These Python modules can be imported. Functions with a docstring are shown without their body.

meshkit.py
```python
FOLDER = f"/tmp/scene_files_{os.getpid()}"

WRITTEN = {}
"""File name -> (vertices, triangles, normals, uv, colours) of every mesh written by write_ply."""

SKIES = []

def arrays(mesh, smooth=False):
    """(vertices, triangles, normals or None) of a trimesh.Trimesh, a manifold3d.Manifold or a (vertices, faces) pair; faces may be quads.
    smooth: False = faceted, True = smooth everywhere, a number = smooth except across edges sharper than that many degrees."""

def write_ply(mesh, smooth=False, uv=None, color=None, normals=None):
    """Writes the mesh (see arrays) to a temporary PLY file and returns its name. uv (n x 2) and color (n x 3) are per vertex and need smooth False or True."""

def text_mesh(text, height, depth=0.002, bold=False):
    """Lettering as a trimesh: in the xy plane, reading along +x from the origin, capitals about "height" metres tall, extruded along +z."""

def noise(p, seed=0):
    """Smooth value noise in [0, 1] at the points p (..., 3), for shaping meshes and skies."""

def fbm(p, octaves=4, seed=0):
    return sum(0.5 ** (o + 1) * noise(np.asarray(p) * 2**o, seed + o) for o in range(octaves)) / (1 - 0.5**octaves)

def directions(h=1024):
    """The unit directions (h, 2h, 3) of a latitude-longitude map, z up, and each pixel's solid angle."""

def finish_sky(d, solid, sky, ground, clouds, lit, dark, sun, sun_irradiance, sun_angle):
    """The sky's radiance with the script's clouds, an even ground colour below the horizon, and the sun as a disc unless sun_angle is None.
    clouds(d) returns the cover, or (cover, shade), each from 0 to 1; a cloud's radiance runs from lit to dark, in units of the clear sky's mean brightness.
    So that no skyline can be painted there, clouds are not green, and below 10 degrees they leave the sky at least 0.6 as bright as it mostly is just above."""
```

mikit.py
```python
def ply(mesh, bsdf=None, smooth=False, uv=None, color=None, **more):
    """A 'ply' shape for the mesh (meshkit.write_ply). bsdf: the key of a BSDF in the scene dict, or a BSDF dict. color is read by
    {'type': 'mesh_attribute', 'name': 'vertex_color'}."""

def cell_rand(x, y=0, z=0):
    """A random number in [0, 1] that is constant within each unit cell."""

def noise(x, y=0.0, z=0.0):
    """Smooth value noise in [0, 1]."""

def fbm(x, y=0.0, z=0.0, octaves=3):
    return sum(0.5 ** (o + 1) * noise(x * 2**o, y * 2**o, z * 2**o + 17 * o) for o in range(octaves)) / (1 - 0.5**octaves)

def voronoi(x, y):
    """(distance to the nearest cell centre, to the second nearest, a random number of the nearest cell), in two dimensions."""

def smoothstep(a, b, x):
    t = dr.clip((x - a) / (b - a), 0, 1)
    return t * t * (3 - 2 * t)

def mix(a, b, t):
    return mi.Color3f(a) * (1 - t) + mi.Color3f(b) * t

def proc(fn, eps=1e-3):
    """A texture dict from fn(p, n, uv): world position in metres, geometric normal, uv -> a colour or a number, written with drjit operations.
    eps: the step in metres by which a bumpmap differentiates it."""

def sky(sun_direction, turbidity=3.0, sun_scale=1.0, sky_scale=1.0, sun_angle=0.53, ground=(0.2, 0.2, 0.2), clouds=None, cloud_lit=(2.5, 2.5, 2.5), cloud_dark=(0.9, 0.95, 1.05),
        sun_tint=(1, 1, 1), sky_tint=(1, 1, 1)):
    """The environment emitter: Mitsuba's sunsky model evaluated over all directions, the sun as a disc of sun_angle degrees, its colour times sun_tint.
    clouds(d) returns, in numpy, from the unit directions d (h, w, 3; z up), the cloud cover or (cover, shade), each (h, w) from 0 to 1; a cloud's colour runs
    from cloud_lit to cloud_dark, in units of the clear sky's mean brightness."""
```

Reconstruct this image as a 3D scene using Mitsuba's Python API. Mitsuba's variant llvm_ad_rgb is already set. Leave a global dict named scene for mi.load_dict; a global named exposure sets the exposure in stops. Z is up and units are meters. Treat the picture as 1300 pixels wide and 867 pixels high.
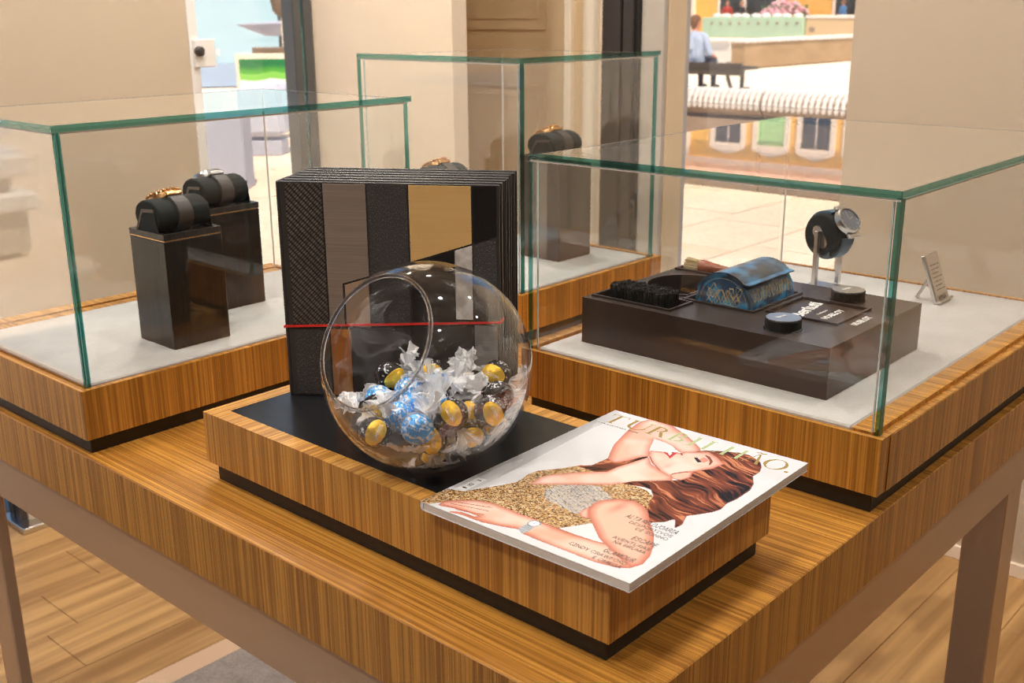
import math, random
import numpy as np, trimesh, shapely
import shapely.geometry as sg
import manifold3d as m3
import mitsuba as mi, drjit as dr
import mikit, meshkit
from mikit import noise, fbm, voronoi, cell_rand, smoothstep, mix, proc
T = mi.ScalarTransform4f
rng = np.random.default_rng(7)
scene, labels = {}, {}
# ------------------------------------------------------------------ camera, sky, sun, exposure
CAM = np.array([1.0118, -0.6116, 0.5054]); FWD = np.array([-0.63903, 0.71164, -0.29190]); UPV = [-0.18979, 0.22187, 0.95643]
scene['camera'] = {'type': 'thinlens', 'fov': 50.545, 'fov_axis': 'x', 'aperture_radius': 0.0016, 'focus_distance': 1.12, 'near_clip': 0.01, 'far_clip': 500.0,
                   'to_world': T().look_at(origin=CAM.tolist(), target=(CAM + FWD).tolist(), up=UPV)}
scene['sky'] = mikit.sky((0.42, -0.34, 0.84), turbidity=3.0, sun_scale=1.0, sky_scale=1.0, ground=(0.5, 0.42, 0.33))
exposure = 1.75
LAMP = np.array([1.0, 0.945, 0.87]) * 105.0
FLOOR, CEIL = -0.85, 1.95

# ------------------------------------------------------------------ helpers
def key_of(name, parent=None):
    base = (parent + '__' if parent else '') + name
    k, i = base, 0
    while k in scene or k in labels or any(s.startswith(k + '__') for s in scene):
        i += 1; k = f'{base}_{i:03d}'
    return k
def label(k, text, cat=None, group=None, kind=None):
    d = labels.setdefault(k, {})
    if text: d['label'] = text
    if cat: d['category'] = cat
    if group: d['group'] = group
    if kind: d['kind'] = kind
USED = {}
def part(name, mesh, mat, parent=None, smooth=False, **kw):
    base = (parent + '__' if parent else '') + name
    n = USED.get(base, 0); USED[base] = n + 1
    k = base if n == 0 else f'{base}_{n:03d}'
    scene[k] = mikit.ply(mesh, mat, smooth=smooth, **kw)
    return k
def place(name, shape, parent=None, to_world=None):
    base = (parent + '__' if parent else '') + name
    n = USED.get(base, 0); USED[base] = n + 1
    k = base if n == 0 else f'{base}_{n:03d}'
    scene[k] = {**shape, 'to_world': to_world} if to_world is not None else dict(shape)
    return k
def thing(name, text, cat, group=None):
    n = USED.get(name, 0); USED[name] = n + 1
    k = name if n == 0 else f'{name}_{n:03d}'
    label(k, text, cat, group); return k
def tm(v, f): return trimesh.Trimesh(v, f, process=False)
def cbox(x0, x1, y0, y1, z0, z1, b=0.0008):
    if b <= 0:
        m = trimesh.creation.box([x1 - x0, y1 - y0, z1 - z0]); m.apply_translation([(x0 + x1) / 2, (y0 + y1) / 2, (z0 + z1) / 2]); return m
    p = []
    for x, sx in ((x0, 1), (x1, -1)):
        for y, sy in ((y0, 1), (y1, -1)):
            for z, sz in ((z0, 1), (z1, -1)):
                p += [(x + sx * b, y + sy * b, z), (x + sx * b, y, z + sz * b), (x, y + sy * b, z + sz * b)]
    return trimesh.convex.convex_hull(np.array(p))
def cat(*ms): return trimesh.util.concatenate(list(ms))
def man(m): return m3.Manifold(m3.Mesh(np.asarray(m.vertices, np.float32), np.asarray(m.faces, np.uint32)))
def unman(M):
    k = M.to_mesh(); return trimesh.Trimesh(np.array(k.vert_properties[:, :3]), np.array(k.tri_verts), process=False)
def mbox(x0, x1, y0, y1, z0, z1): return m3.Manifold.cube([x1 - x0, y1 - y0, z1 - z0]).translate([x0, y0, z0])
def quad(p): return tm(np.array(p, float), [[0, 1, 2], [0, 2, 3]])
def tube(pts, r, sides=8, cap=True):
    p = np.asarray(pts, float); t = np.gradient(p, axis=0); t /= np.linalg.norm(t, axis=1, keepdims=True) + 1e-12
    ref = np.array([0, 0, 1.0]) if abs(t[:, 2]).mean() < 0.8 else np.array([1.0, 0, 0])
    a = np.cross(t, ref); a /= np.linalg.norm(a, axis=1, keepdims=True) + 1e-12; b = np.cross(t, a)
    an = np.arange(sides) * 2 * np.pi / sides; r = np.broadcast_to(r, (len(p),))
    v = p[:, None] + r[:, None, None] * (np.cos(an)[None, :, None] * a[:, None] + np.sin(an)[None, :, None] * b[:, None])
    f = []
    for i in range(len(p) - 1):
        for j in range(sides):
            k = (j + 1) % sides; A, B, C, D = i * sides + j, i * sides + k, (i + 1) * sides + k, (i + 1) * sides + j
            f += [[A, C, B], [A, D, C]]
    V = v.reshape(-1, 3)
    if cap:
        n = len(V); V = np.vstack([V, p[:1], p[-1:]])
        for j in range(sides):
            k = (j + 1) % sides; f += [[n, j, k], [n + 1, (len(p) - 1) * sides + k, (len(p) - 1) * sides + j]]
    return tm(V, f)
def lathe(prof, n=48):
    return trimesh.creation.revolve(np.asarray(prof, float), sections=n)
def extrude(poly, h): return trimesh.creation.extrude_polygon(poly, h, engine='earcut')
def tf(m, M): m = m.copy(); m.apply_transform(M); return m
def mv(m, x, y, z): m = m.copy(); m.apply_translation([x, y, z]); return m
def rot(axis, deg, at=(0, 0, 0)): return trimesh.transformations.rotation_matrix(math.radians(deg), axis, at)
def frame(o, x, y, z):
    M = np.eye(4); M[:3, 0], M[:3, 1], M[:3, 2], M[:3, 3] = x, y, z, o; return M
def nrm(v): v = np.asarray(v, float); return v / np.linalg.norm(v)
def text(s, h, depth=0.0003, bold=False): return meshkit.text_mesh(s, h, depth, bold)
def put_text(s, h, o, xdir, ydir, depth=0.0003, bold=False, sx=1.0, shear=0.0, align='l', width=None):
    m = text(s, h, depth, bold); v = m.vertices
    v[:, 0] = v[:, 0] * sx + v[:, 1] * shear
    if width: v[:, 0] = (v[:, 0] - v[:, 0].min()) * width / np.ptp(v[:, 0])
    if align == 'r': v[:, 0] -= v[:, 0].max()
    if align == 'c': v[:, 0] -= (v[:, 0].max() + v[:, 0].min()) / 2
    m.vertices = v
    x, y = nrm(xdir), nrm(ydir)
    return tf(m, frame(o, x, y, np.cross(x, y)))
def lin(r, g, b): return tuple(float(((c / 255 + 0.055) / 1.055) ** 2.4 if c > 10 else c / 255 / 12.92) for c in (r, g, b))
def rgb(c): return {'type': 'rgb', 'value': [float(x) for x in c]}
def pr(name, col, rough=0.5, metal=0.0, **kw):
    d = {'type': 'principled', 'base_color': col if isinstance(col, dict) else rgb(col), 'roughness': rough, 'metallic': metal}
    d.update(kw); scene[name] = {'type': 'twosided', 'b': d}; return name
def diff(name, col):
    scene[name] = {'type': 'twosided', 'b': {'type': 'diffuse', 'reflectance': col if isinstance(col, dict) else rgb(col)}}; return name

# ------------------------------------------------------------------ materials
def wood_fn(grain_y, dark, light):
    def fn(p, n, uv):
        top = dr.abs(n.z) > 0.5
        s = dr.select(top, p.x if grain_y else p.y, p.x + p.y)
        t = dr.select(top, p.y if grain_y else p.x, p.z)
        w = s + 0.0012 * noise(t * 9, s * 40)
        a = noise(w * 820, t * 5) * 0.46 + noise(w * 330, t * 3, 5) * 0.34 + noise(w * 60, t * 1.2, 9) * 0.20
        a = smoothstep(0.18, 0.80, a)
        fine = noise(w * 1500, t * 40, 3)
        return mix(dark, light, a) * (0.90 + 0.20 * fine)
    return fn
pr('wood', proc(wood_fn(False, (0.29, 0.112, 0.016), (0.60, 0.278, 0.046))), 0.38, specular=0.5)
pr('wood_cross', proc(wood_fn(True, (0.35, 0.145, 0.024), (0.64, 0.315, 0.066))), 0.38, specular=0.5)
def plank_fn(p, n, uv):
    s, t = p.x, p.y
    w = s + 0.03 * fbm(t * 1.4, s * 5)
    a = fbm(w * 45, t * 1.6, 2.0) * 0.6 + fbm(w * 12, t * 1.1, 7) * 0.4
    k = smoothstep(0.66, 0.8, fbm(s * 9, t * 3.5, 4))
    return mix(mix((0.26, 0.125, 0.04), (0.56, 0.33, 0.13), smoothstep(0.15, 0.85, a)), (0.17, 0.08, 0.03), k * 0.35)
pr('floor_wood', proc(plank_fn), 0.42, specular=0.4)
pr('dark_base', (0.012, 0.010, 0.009), 0.45)
pr('bronze', (0.56, 0.385, 0.25), 0.38, 0.5)
pr('inlay_black', (0.012, 0.012, 0.013), 0.22, specular=0.5)
def felt_fn(p, n, uv): return mix((0.50, 0.475, 0.45), (0.65, 0.625, 0.595), fbm(p.x * 24, p.y * 24, p.z * 24) * 0.6 + noise(p.x * 900, p.y * 900) * 0.4)
diff('felt', proc(felt_fn))
scene['pane_glass'] = {'type': 'thindielectric', 'int_ior': 1.5, 'specular_transmittance': rgb((0.975, 0.99, 0.985))}
scene['bowl_glass'] = {'type': 'thindielectric', 'int_ior': 1.65}
scene['window_glass'] = {'type': 'thindielectric', 'int_ior': 1.5}
scene['edge_glass'] = {'type': 'dielectric', 'int_ior': 1.5, 'specular_transmittance': rgb((0.37, 0.63, 0.61)), 'specular_reflectance': rgb((1.0, 1.0, 1.0))}
pr('seam_pale', (0.74, 0.68, 0.60), 0.4); pr('glint_cyan', (0.55, 0.72, 0.72), 0.2); pr('seam_grey', (0.30, 0.28, 0.25), 0.4)  # pale and grey are joints; cyan is a painted highlight
scene['clear_glass'] = {'type': 'dielectric', 'int_ior': 1.5, 'specular_transmittance': rgb((0.98, 0.98, 0.97))}
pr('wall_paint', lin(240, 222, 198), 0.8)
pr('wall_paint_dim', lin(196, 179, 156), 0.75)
pr('door_paint', lin(206, 182, 144), 0.6)
pr('trim_light', lin(240, 228, 206), 0.6)
pr('ceiling_paint', lin(168, 160, 150), 0.9); pr('wall_shop', lin(116, 102, 88), 0.8)
pr('metal_dark', (0.075, 0.068, 0.066), 0.35, 0.5)
pr('jamb_grey', lin(190, 180, 168), 0.6)
pr('jamb_sunlit', lin(232, 205, 165), 0.6)  # sunlight on the jamb side given as a warmer colour
pr('steel', (0.62, 0.61, 0.60), 0.25, 1.0)
pr('gold', (0.86, 0.50, 0.22), 0.24, 1.0)
pr('black_velvet', (0.009, 0.011, 0.010), 0.9, sheen=0.12)
pr('strap_brown', (0.055, 0.043, 0.038), 0.55)
pr('black_gloss', (0.013, 0.012, 0.012), 0.2)
def blackwood_fn(p, n, uv):
    s = dr.select(dr.abs(n.z) > 0.5, p.y, p.x + p.y)
    return mix((0.010, 0.009, 0.008), (0.038, 0.032, 0.027), fbm(s * 420, p.z * 60))
pr('black_wood', proc(blackwood_fn), 0.3)
pr('brown_lacquer', (0.05, 0.033, 0.026), 0.3)
pr('tray_brown', (0.040, 0.028, 0.024), 0.33)
pr('tray_rim', (0.045, 0.03, 0.025), 0.32)
pr('white_print', (0.82, 0.80, 0.77), 0.5)
pr('dark_print', (0.03, 0.025, 0.022), 0.5)
pr('page_edge', proc(lambda p, n, uv: mix((0.62, 0.53, 0.45), (0.84, 0.78, 0.72), noise(p.z * 4000, p.x * 20, p.y * 20))), 0.7)
pr('mag_white', (0.74, 0.74, 0.75), 0.22, clearcoat=0.3, clearcoat_gloss=0.9)

# ------------------------------------------------------------------ the room
def struct(name, mesh, mat, text=None, smooth=False, **kw):
    k = part(name, mesh, mat, None, smooth, **kw); label(k, text, None, None, 'structure'); return k
struct('floor', cbox(-2.3, 3.3, -3.7, 2.25, FLOOR - 0.05, FLOOR - 0.008, 0), 'floor_wood', 'warm oak plank floor of the shop')
r0 = np.random.default_rng(3)
for i in range(17):
    x = -1.95 + i * 0.18; y = -0.7 + 0.5 * r0.random() - 0.4
    while y < 2.0:
        y2 = min(y + 1.25, 2.02)
        part('plank', cbox(x + 0.0006, x + 0.1794, y + 0.0006, y2 - 0.0006, FLOOR - 0.012, FLOOR + 0.0008 * (r0.random() - 0.5), 0.001), 'floor_wood', 'floor')
        y = y2
struct('ceiling', cbox(-2.3, 3.3, -3.7, 2.25, CEIL, CEIL + 0.12, 0), 'ceiling_paint')
struct('wall_right', cbox(3.2, 3.3, -3.7, 2.25, FLOOR - 0.05, CEIL, 0), 'wall_shop')
struct('wall_front', cbox(-2.3, 3.2, -3.7, -3.6, FLOOR - 0.05, CEIL, 0), 'wall_shop')
# back wall panel on the right, and its foot
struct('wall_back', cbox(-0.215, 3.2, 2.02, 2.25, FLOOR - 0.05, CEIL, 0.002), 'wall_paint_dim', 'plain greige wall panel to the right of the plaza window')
struct('baseboard_back', cbox(-0.215, 3.2, 2.008, 2.02, FLOOR, FLOOR + 0.035, 0.001), 'wall_paint', 'low cream skirting at the foot of the greige wall panel')
# display panel on the left with its white end trim and steel foot plate
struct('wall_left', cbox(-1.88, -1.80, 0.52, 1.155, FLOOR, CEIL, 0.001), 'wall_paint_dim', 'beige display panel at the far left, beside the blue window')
struct('trim_1', cbox(-1.885, -1.80, 1.156, 1.186, FLOOR, CEIL, 0.001), 'white_print', 'narrow white upright edge of the left display panel')
struct('trim_2', cbox(-1.95, -1.757, 0.485, 1.19, FLOOR, FLOOR + 0.018, 0.002), 'steel', 'steel foot plate under the left display panel')
struct('trim_3', cat(cbox(-1.87, -1.84, 0.50, 0.52, FLOOR + 0.018, CEIL, 0), cbox(-1.83, -1.805, 0.50, 0.52, FLOOR + 0.018, CEIL, 0)), 'metal_dark')
# second display panel, brightly lit, behind the left case
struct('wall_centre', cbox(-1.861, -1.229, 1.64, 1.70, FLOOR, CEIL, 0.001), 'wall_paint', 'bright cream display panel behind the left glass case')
# facade on the left: glass and mullion
pr('mullion', lin(96, 98, 100), 0.35, 0.5)
w1 = struct('window_1', quad([(-1.93, -3.5, FLOOR), (-1.93, 1.56, FLOOR), (-1.93, 1.56, CEIL), (-1.93, -3.5, CEIL)]), 'window_glass', 'shop window pane between the left panel and the grey mullion')
part('frame', cbox(-1.90, -1.842, 1.556, 1.589, FLOOR, CEIL, 0.003), 'mullion', w1)
part('frame', cbox(-1.90, -1.842, 1.597, 1.632, FLOOR, CEIL, 0.003), 'mullion', w1)
part('glass_edge', cbox(-1.895, -1.85, 1.589, 1.597, FLOOR, CEIL, 0), 'edge_glass', w1)
part('sill', cbox(-2.0, -1.90, -3.5, 1.63, FLOOR - 0.02, FLOOR + 0.02, 0), 'mullion', w1)
struct('wall_corner', cbox(-2.0, -1.90, 1.64, 2.25, FLOOR, CEIL, 0), 'wall_paint_dim')
struct('wall_pillar', cbox(-2.0, -1.90, -3.6, -2.6, FLOOR, CEIL, 0), 'wall_paint')
# panelled door leaf
d1 = struct('door_1', cbox(-1.90, -1.172, 2.13, 2.17, FLOOR, CEIL, 0), 'door_paint', 'khaki beige panelled door leaf behind the tall middle case')
def moulding(x0, x1, z0, z1):
    ms = []
    for a, w, d in ((0.0, 0.010, 0.005), (0.034, 0.006, 0.003)):
        o = sg.box(x0 + a, z0 + a, x1 - a, z1 - a); p = o.difference(o.buffer(-w, join_style=2))
        m = extrude(p, d); ms.append(tf(m, np.array([[1, 0, 0, 0], [0, 0, -1, 2.13], [0, 1, 0, 0], [0, 0, 0, 1.0]])))
    return cat(*ms)
part('panel_moulding', moulding(-1.80, -1.296, 0.446, 1.5), 'door_paint', d1)
part('panel_moulding', moulding(-1.80, -1.296, -0.70, 0.273), 'door_paint', d1)
struct('trim_4', cbox(-1.186, -1.161, 2.085, 2.13, FLOOR, CEIL, 0.002), 'trim_light')
struct('trim_5', cbox(-1.161, -1.124, 2.11, 2.16, FLOOR, CEIL, 0), 'door_paint')
def half_column(x0, x1, y0, y1):
    a = np.linspace(0, math.pi, 13); c, r = (x0 + x1) / 2, (x1 - x0) / 2
    p = sg.Polygon([(c + r * math.cos(t), y1 - (y1 - y0) * math.sin(t) ** 0.7) for t in a] + [(x0, y1 + 0.05), (x1, y1 + 0.05)])
    return mv(extrude(p, CEIL - FLOOR), 0, 0, FLOOR)
struct('trim_6', half_column(-1.124, -1.060, 2.08, 2.12), 'trim_light', smooth=40)
struct('trim_7', cbox(-1.060, -1.029, 2.10, 2.2, FLOOR, CEIL, 0.002), 'wall_paint')
struct('wall_jamb', cbox(-1.172, -0.906, 2.13, 2.25, FLOOR, CEIL, 0), 'door_paint')
w2 = struct('window_2', quad([(-0.822, 2.215, FLOOR), (-0.215, 2.215, FLOOR), (-0.215, 2.215, CEIL), (-0.822, 2.215, CEIL)]), 'window_glass', 'tall shop window onto the sunny plaza')
part('frame', cbox(-1.029, -0.960, 2.07, 2.2, FLOOR, CEIL, 0.003), 'metal_dark', w2)
part('frame', cbox(-0.957, -0.918, 2.075, 2.2, FLOOR, CEIL, 0.003), 'metal_dark', w2)
part('gasket', cbox(-0.918, -0.906, 2.085, 2.2, FLOOR, CEIL, 0), 'dark_base', w2)
part('reveal', cbox(-0.906, -0.8265, 2.10, 2.24, FLOOR, CEIL, 0.002), 'jamb_grey', w2)
part('reveal', cbox(-0.826, -0.822, 2.118, 2.212, FLOOR, CEIL, 0.001), 'jamb_sunlit', w2)  # thin plate whose colour stands for sun on the jamb side
# white wall sensor on the left panel's edge
t = thing('wall_sensor', 'small white square wall sensor with dark knob on the left panel edge', 'sensor')
part('plate', cbox(-1.80, -1.79, 1.165, 1.235, 0.355, 0.433, 0.002), 'white_print', t)
part('knob', tf(lathe([(0, 0), (0.014, 0), (0.014, 0.012), (0.009, 0.016), (0, 0.016)], 24), frame((-1.79, 1.178, 0.40), (0, 1, 0), (0, 0, 1), (1, 0, 0))), 'metal_dark', t, smooth=40)
# carpet
pr('carpet', proc(lambda p, n, uv: mix((0.20, 0.165, 0.145), (0.36, 0.31, 0.28), noise(p.x * 260, p.y * 260) * 0.5 + fbm(p.x * 30, p.y * 30) * 0.5)), 0.95)
pr('carpet_edge', lin(205, 172, 140), 0.7)
t = thing('floor_carpet', 'grey brown carpet with beige edge strip under the display table', 'carpet')
part('pile', cbox(-0.844, 1.6, -1.6, 0.75, FLOOR + 0.0005, FLOOR + 0.009, 0.002), 'carpet', t)
part('edge_strip', cbox(-0.905, -0.846, -1.6, 0.75, FLOOR + 0.0005, FLOOR + 0.006, 0.001), 'carpet_edge', t)
# ceiling lamps above the frame; glass shows some, others added as wall wash and fill
scene['lamp_white'] = {'type': 'diffuse', 'reflectance': rgb((0.8, 0.8, 0.8))}
WHERE = ['above the magazine', 'above the left glass case', 'above the right glass case', 'above the left display panel', 'above the grey mullion', 'above the greige wall panel', 'above the far end of the greige wall',
         'above the panelled door', 'to the right of the display table', 'at the street side behind the camera', 'at the middle of the shop behind the camera']
disc = lathe([(0, 0), (0.055, 0)], 24)
disc.faces = disc.faces[:, ::-1]
if (np.cross(disc.vertices[disc.faces[:, 1]] - disc.vertices[disc.faces[:, 0]], disc.vertices[disc.faces[:, 2]] - disc.vertices[disc.faces[:, 0]])[:, 2].sum() > 0): disc.faces = disc.faces[:, ::-1]
ring = lathe([(0.055, 0), (0.055, -0.006), (0.075, -0.004), (0.075, 0.0), (0.055, 0)], 32)
for (x, y, kw_) in ((0.55, -0.55, .75), (-0.30, -0.20, .75), (0.45, 0.45, .7), (-1.15, 0.75, 1.5), (-1.45, 1.20, 1.3), (0.60, 1.50, 1.2), (1.5, 1.4, 1.0), (-0.70, 1.15, 1.2), (1.5, -0.4, .6), (-0.85, -1.15, 1.5), (0.45, -1.25, 1.3)):
    t = thing('ceiling_lamp', 'round recessed ceiling lamp with white ring, ' + WHERE.pop(0), 'lamp', 'recessed ceiling lamps')
    part('ring', mv(ring, x, y, CEIL - 0.0005), 'lamp_white', t, smooth=30)
    part('lens', mv(disc, x, y, CEIL - 0.003), 'lamp_white', t, emitter={'type': 'area', 'radiance': rgb(LAMP * kw_)})

# ------------------------------------------------------------------ table
TX0, TX1, TY0, TY1 = -0.575, 0.6095, -0.0607, 1.13
t = thing('display_table', 'large walnut veneer display table on a bronze metal frame', 'table')
part('table_top', cbox(TX0, TX1, TY0, TY1, -0.0748, 0.0, 0.0012), 'wood', t)
fr = mbox(TX0 + .006, TX1 - .006, TY0 + .006, TY1 - .006, -0.1415, -0.0752) - mbox(TX0 + .03, TX1 - .03, TY0 + .03, TY1 - .03, -0.2, 0)
part('apron_frame', unman(fr), 'bronze', t)
for x0, x1, y0, y1 in ((-0.560, -0.503, -0.050, -0.032), (0.545, 0.600, 0.885, 0.945), (-0.560, -0.503, 0.945, 1.0), (0.545, 0.60, -0.054, -0.036)):
    part('leg', cbox(x0, x1, y0, y1, FLOOR, -0.1417, 0.002), 'bronze', t)

# ------------------------------------------------------------------ glass cases
TH = 0.008
def ring_box(x0, x1, y0, y1, z0, z1, axis, w=0.0007):
    o = mbox(x0, x1, y0, y1, z0, z1)
    a, b = [x0 + w, y0 + w, z0 + w], [x1 - w, y1 - w, z1 - w]
    a[axis] -= 1; b[axis] += 1
    return unman(o - mbox(a[0], b[0], a[1], b[1], a[2], b[2]))
def pane(t, x0, x1, y0, y1, z0, z1, axis, near=''):
    """One glass sheet; near: the sides (of l r f b) whose polished edge is an open one."""
    w = 0.0008; c = [(x0 + x1) / 2, (y0 + y1) / 2, (z0 + z1) / 2]
    lo, hi = [x0 + w, y0 + w, z0 + w], [x1 - w, y1 - w, z1 - w]
    i, j = [k for k in range(3) if k != axis]
    q = []
    for u, v in ((lo[i], lo[j]), (hi[i], lo[j]), (hi[i], hi[j]), (lo[i], hi[j])):
        p = list(c); p[i], p[j] = u, v; q.append(p)
    k = part('glass_panel', quad(q), 'pane_glass', t); d = 0.0007; e = 0.0001
    for sd, bb in (('l', (x0, x0 + d, y0 + e, y1 - e, z0, z1)), ('r', (x1 - d, x1, y0 + e, y1 - e, z0, z1)), ('f', (x0, x1, y0, y0 + d, z0, z1)), ('b', (x0, x1, y1 - d, y1, z0, z1))):
        if sd in near: part('polished_edge', cbox(*bb, 0), 'edge_glass', k)
    if axis == 2:
        for sd, bb in (('l', (x0, x0 + d, y0 + e, y1 - e, z0 + .003, z0 + .0042)), ('b', (x0, x1, y1 - d, y1, z0 + .003, z0 + .0042))):
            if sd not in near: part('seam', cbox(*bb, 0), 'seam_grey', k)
    return k
def case(text, x0, x1, y0, y1, zt, rz, R, g, felt, rin, back=0.0):
    t = thing('display_case', text, 'display case')
    gx0, gx1, gy0, gy1 = x0 + back + g, x1 - g, y0 + g, y1 - g
    body = mbox(x0, x1, y0, y1, rz, R) - mbox(gx0, gx1, gy0, gy1, R - 0.006, R + 1)
    part('wooden_base', unman(body), 'wood', t)
    part('plinth', cbox(x0 + rin, x1 - rin, y0 + rin, y1 - rin, 0.0, rz, 0.0005), 'dark_base', t)
    l, r_, f_, b_ = felt
    part('felt_pad', cbox(gx0 + l, gx1 - r_, gy0 + f_, gy1 - b_, R - 0.006, R + 0.0005, 0.002), 'felt', t)
    for nm, d in (('l', l), ('r', r_), ('f', f_), ('b', b_)):
        if d > 0.015:
            bb = {'l': (gx0 + TH + .001, gx0 + l - .001, gy0 + TH + .001, gy1 - TH - .001), 'r': (gx1 - r_ + .001, gx1 - TH - .001, gy0 + TH + .001, gy1 - TH - .001), 'f': (gx0 + TH + .001, gx1 - TH - .001, gy0 + TH + .001, gy0 + f_ - .001), 'b': (gx0 + TH + .001, gx1 - TH - .001, gy1 - b_ + .001, gy1 - TH - .001)}[nm]
            part('rail', cbox(*bb, R - 0.006, R, 0.0005), 'wood', t)
    e = 0.0002; z0, z1 = R - 0.0055, zt - TH - e
    pane(t, gx0, gx1, gy0, gy1, zt - TH, zt, 2, 'rf')
    k = pane(t, gx0, gx1, gy0, gy0 + TH, z0, z1, 1, 'lr')
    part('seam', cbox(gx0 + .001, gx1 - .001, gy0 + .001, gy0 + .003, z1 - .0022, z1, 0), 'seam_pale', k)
    for xs in (gx0 + TH + .0012, gx1 - TH - .0028): part('seam', cbox(xs, xs + .0016, gy0 + TH - .0018, gy0 + TH - .0002, z0 + .006, z1 - .003, 0), 'glint_cyan', k)  # painted highlight lines beside the near vertical glass corners
    pane(t, gx0, gx1, gy1 - TH, gy1, z0, z1, 1)
    k = pane(t, gx1 - TH, gx1, gy0 + TH + e, gy1 - TH - e, z0, z1, 0, 'fb')
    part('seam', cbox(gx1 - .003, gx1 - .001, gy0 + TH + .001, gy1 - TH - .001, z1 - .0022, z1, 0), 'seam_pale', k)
    k = pane(t, gx0, gx0 + TH, gy0 + TH + e, gy1 - TH - e, z0, z1, 0)
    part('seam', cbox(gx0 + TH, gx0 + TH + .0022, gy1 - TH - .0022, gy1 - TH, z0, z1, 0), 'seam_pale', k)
    return t
case('glass display case on walnut base at the left holding two black watch boxes', -0.560, -0.1647, -0.0573, 0.5007, 0.3875, 0.0194, 0.081, 0.0085, (0.03, 0.0095, 0.0095, 0.0095), 0.007, back=0.018)
CR = case('wide glass display case at the right holding the dark brown shoe care tray', 0.1213, 0.608, 0.3986, 1.0735, 0.3377, 0.0226, 0.0861, 0.0065, (0.0095, 0.034, 0.0095, 0.0095), 0.009)
part('drawer_front', cbox(0.6082, 0.6094, 0.4195, 1.052, 0.0228, 0.0859, 0.0004), 'wood', CR)
case('tall glass display case behind the stack of books, nearest the door', -0.4514, -0.0671, 0.613, 0.9937, 0.4384, 0.020, 0.081, 0.0085, (0.0095, 0.0095, 0.0095, 0.0095), 0.008)

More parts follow.
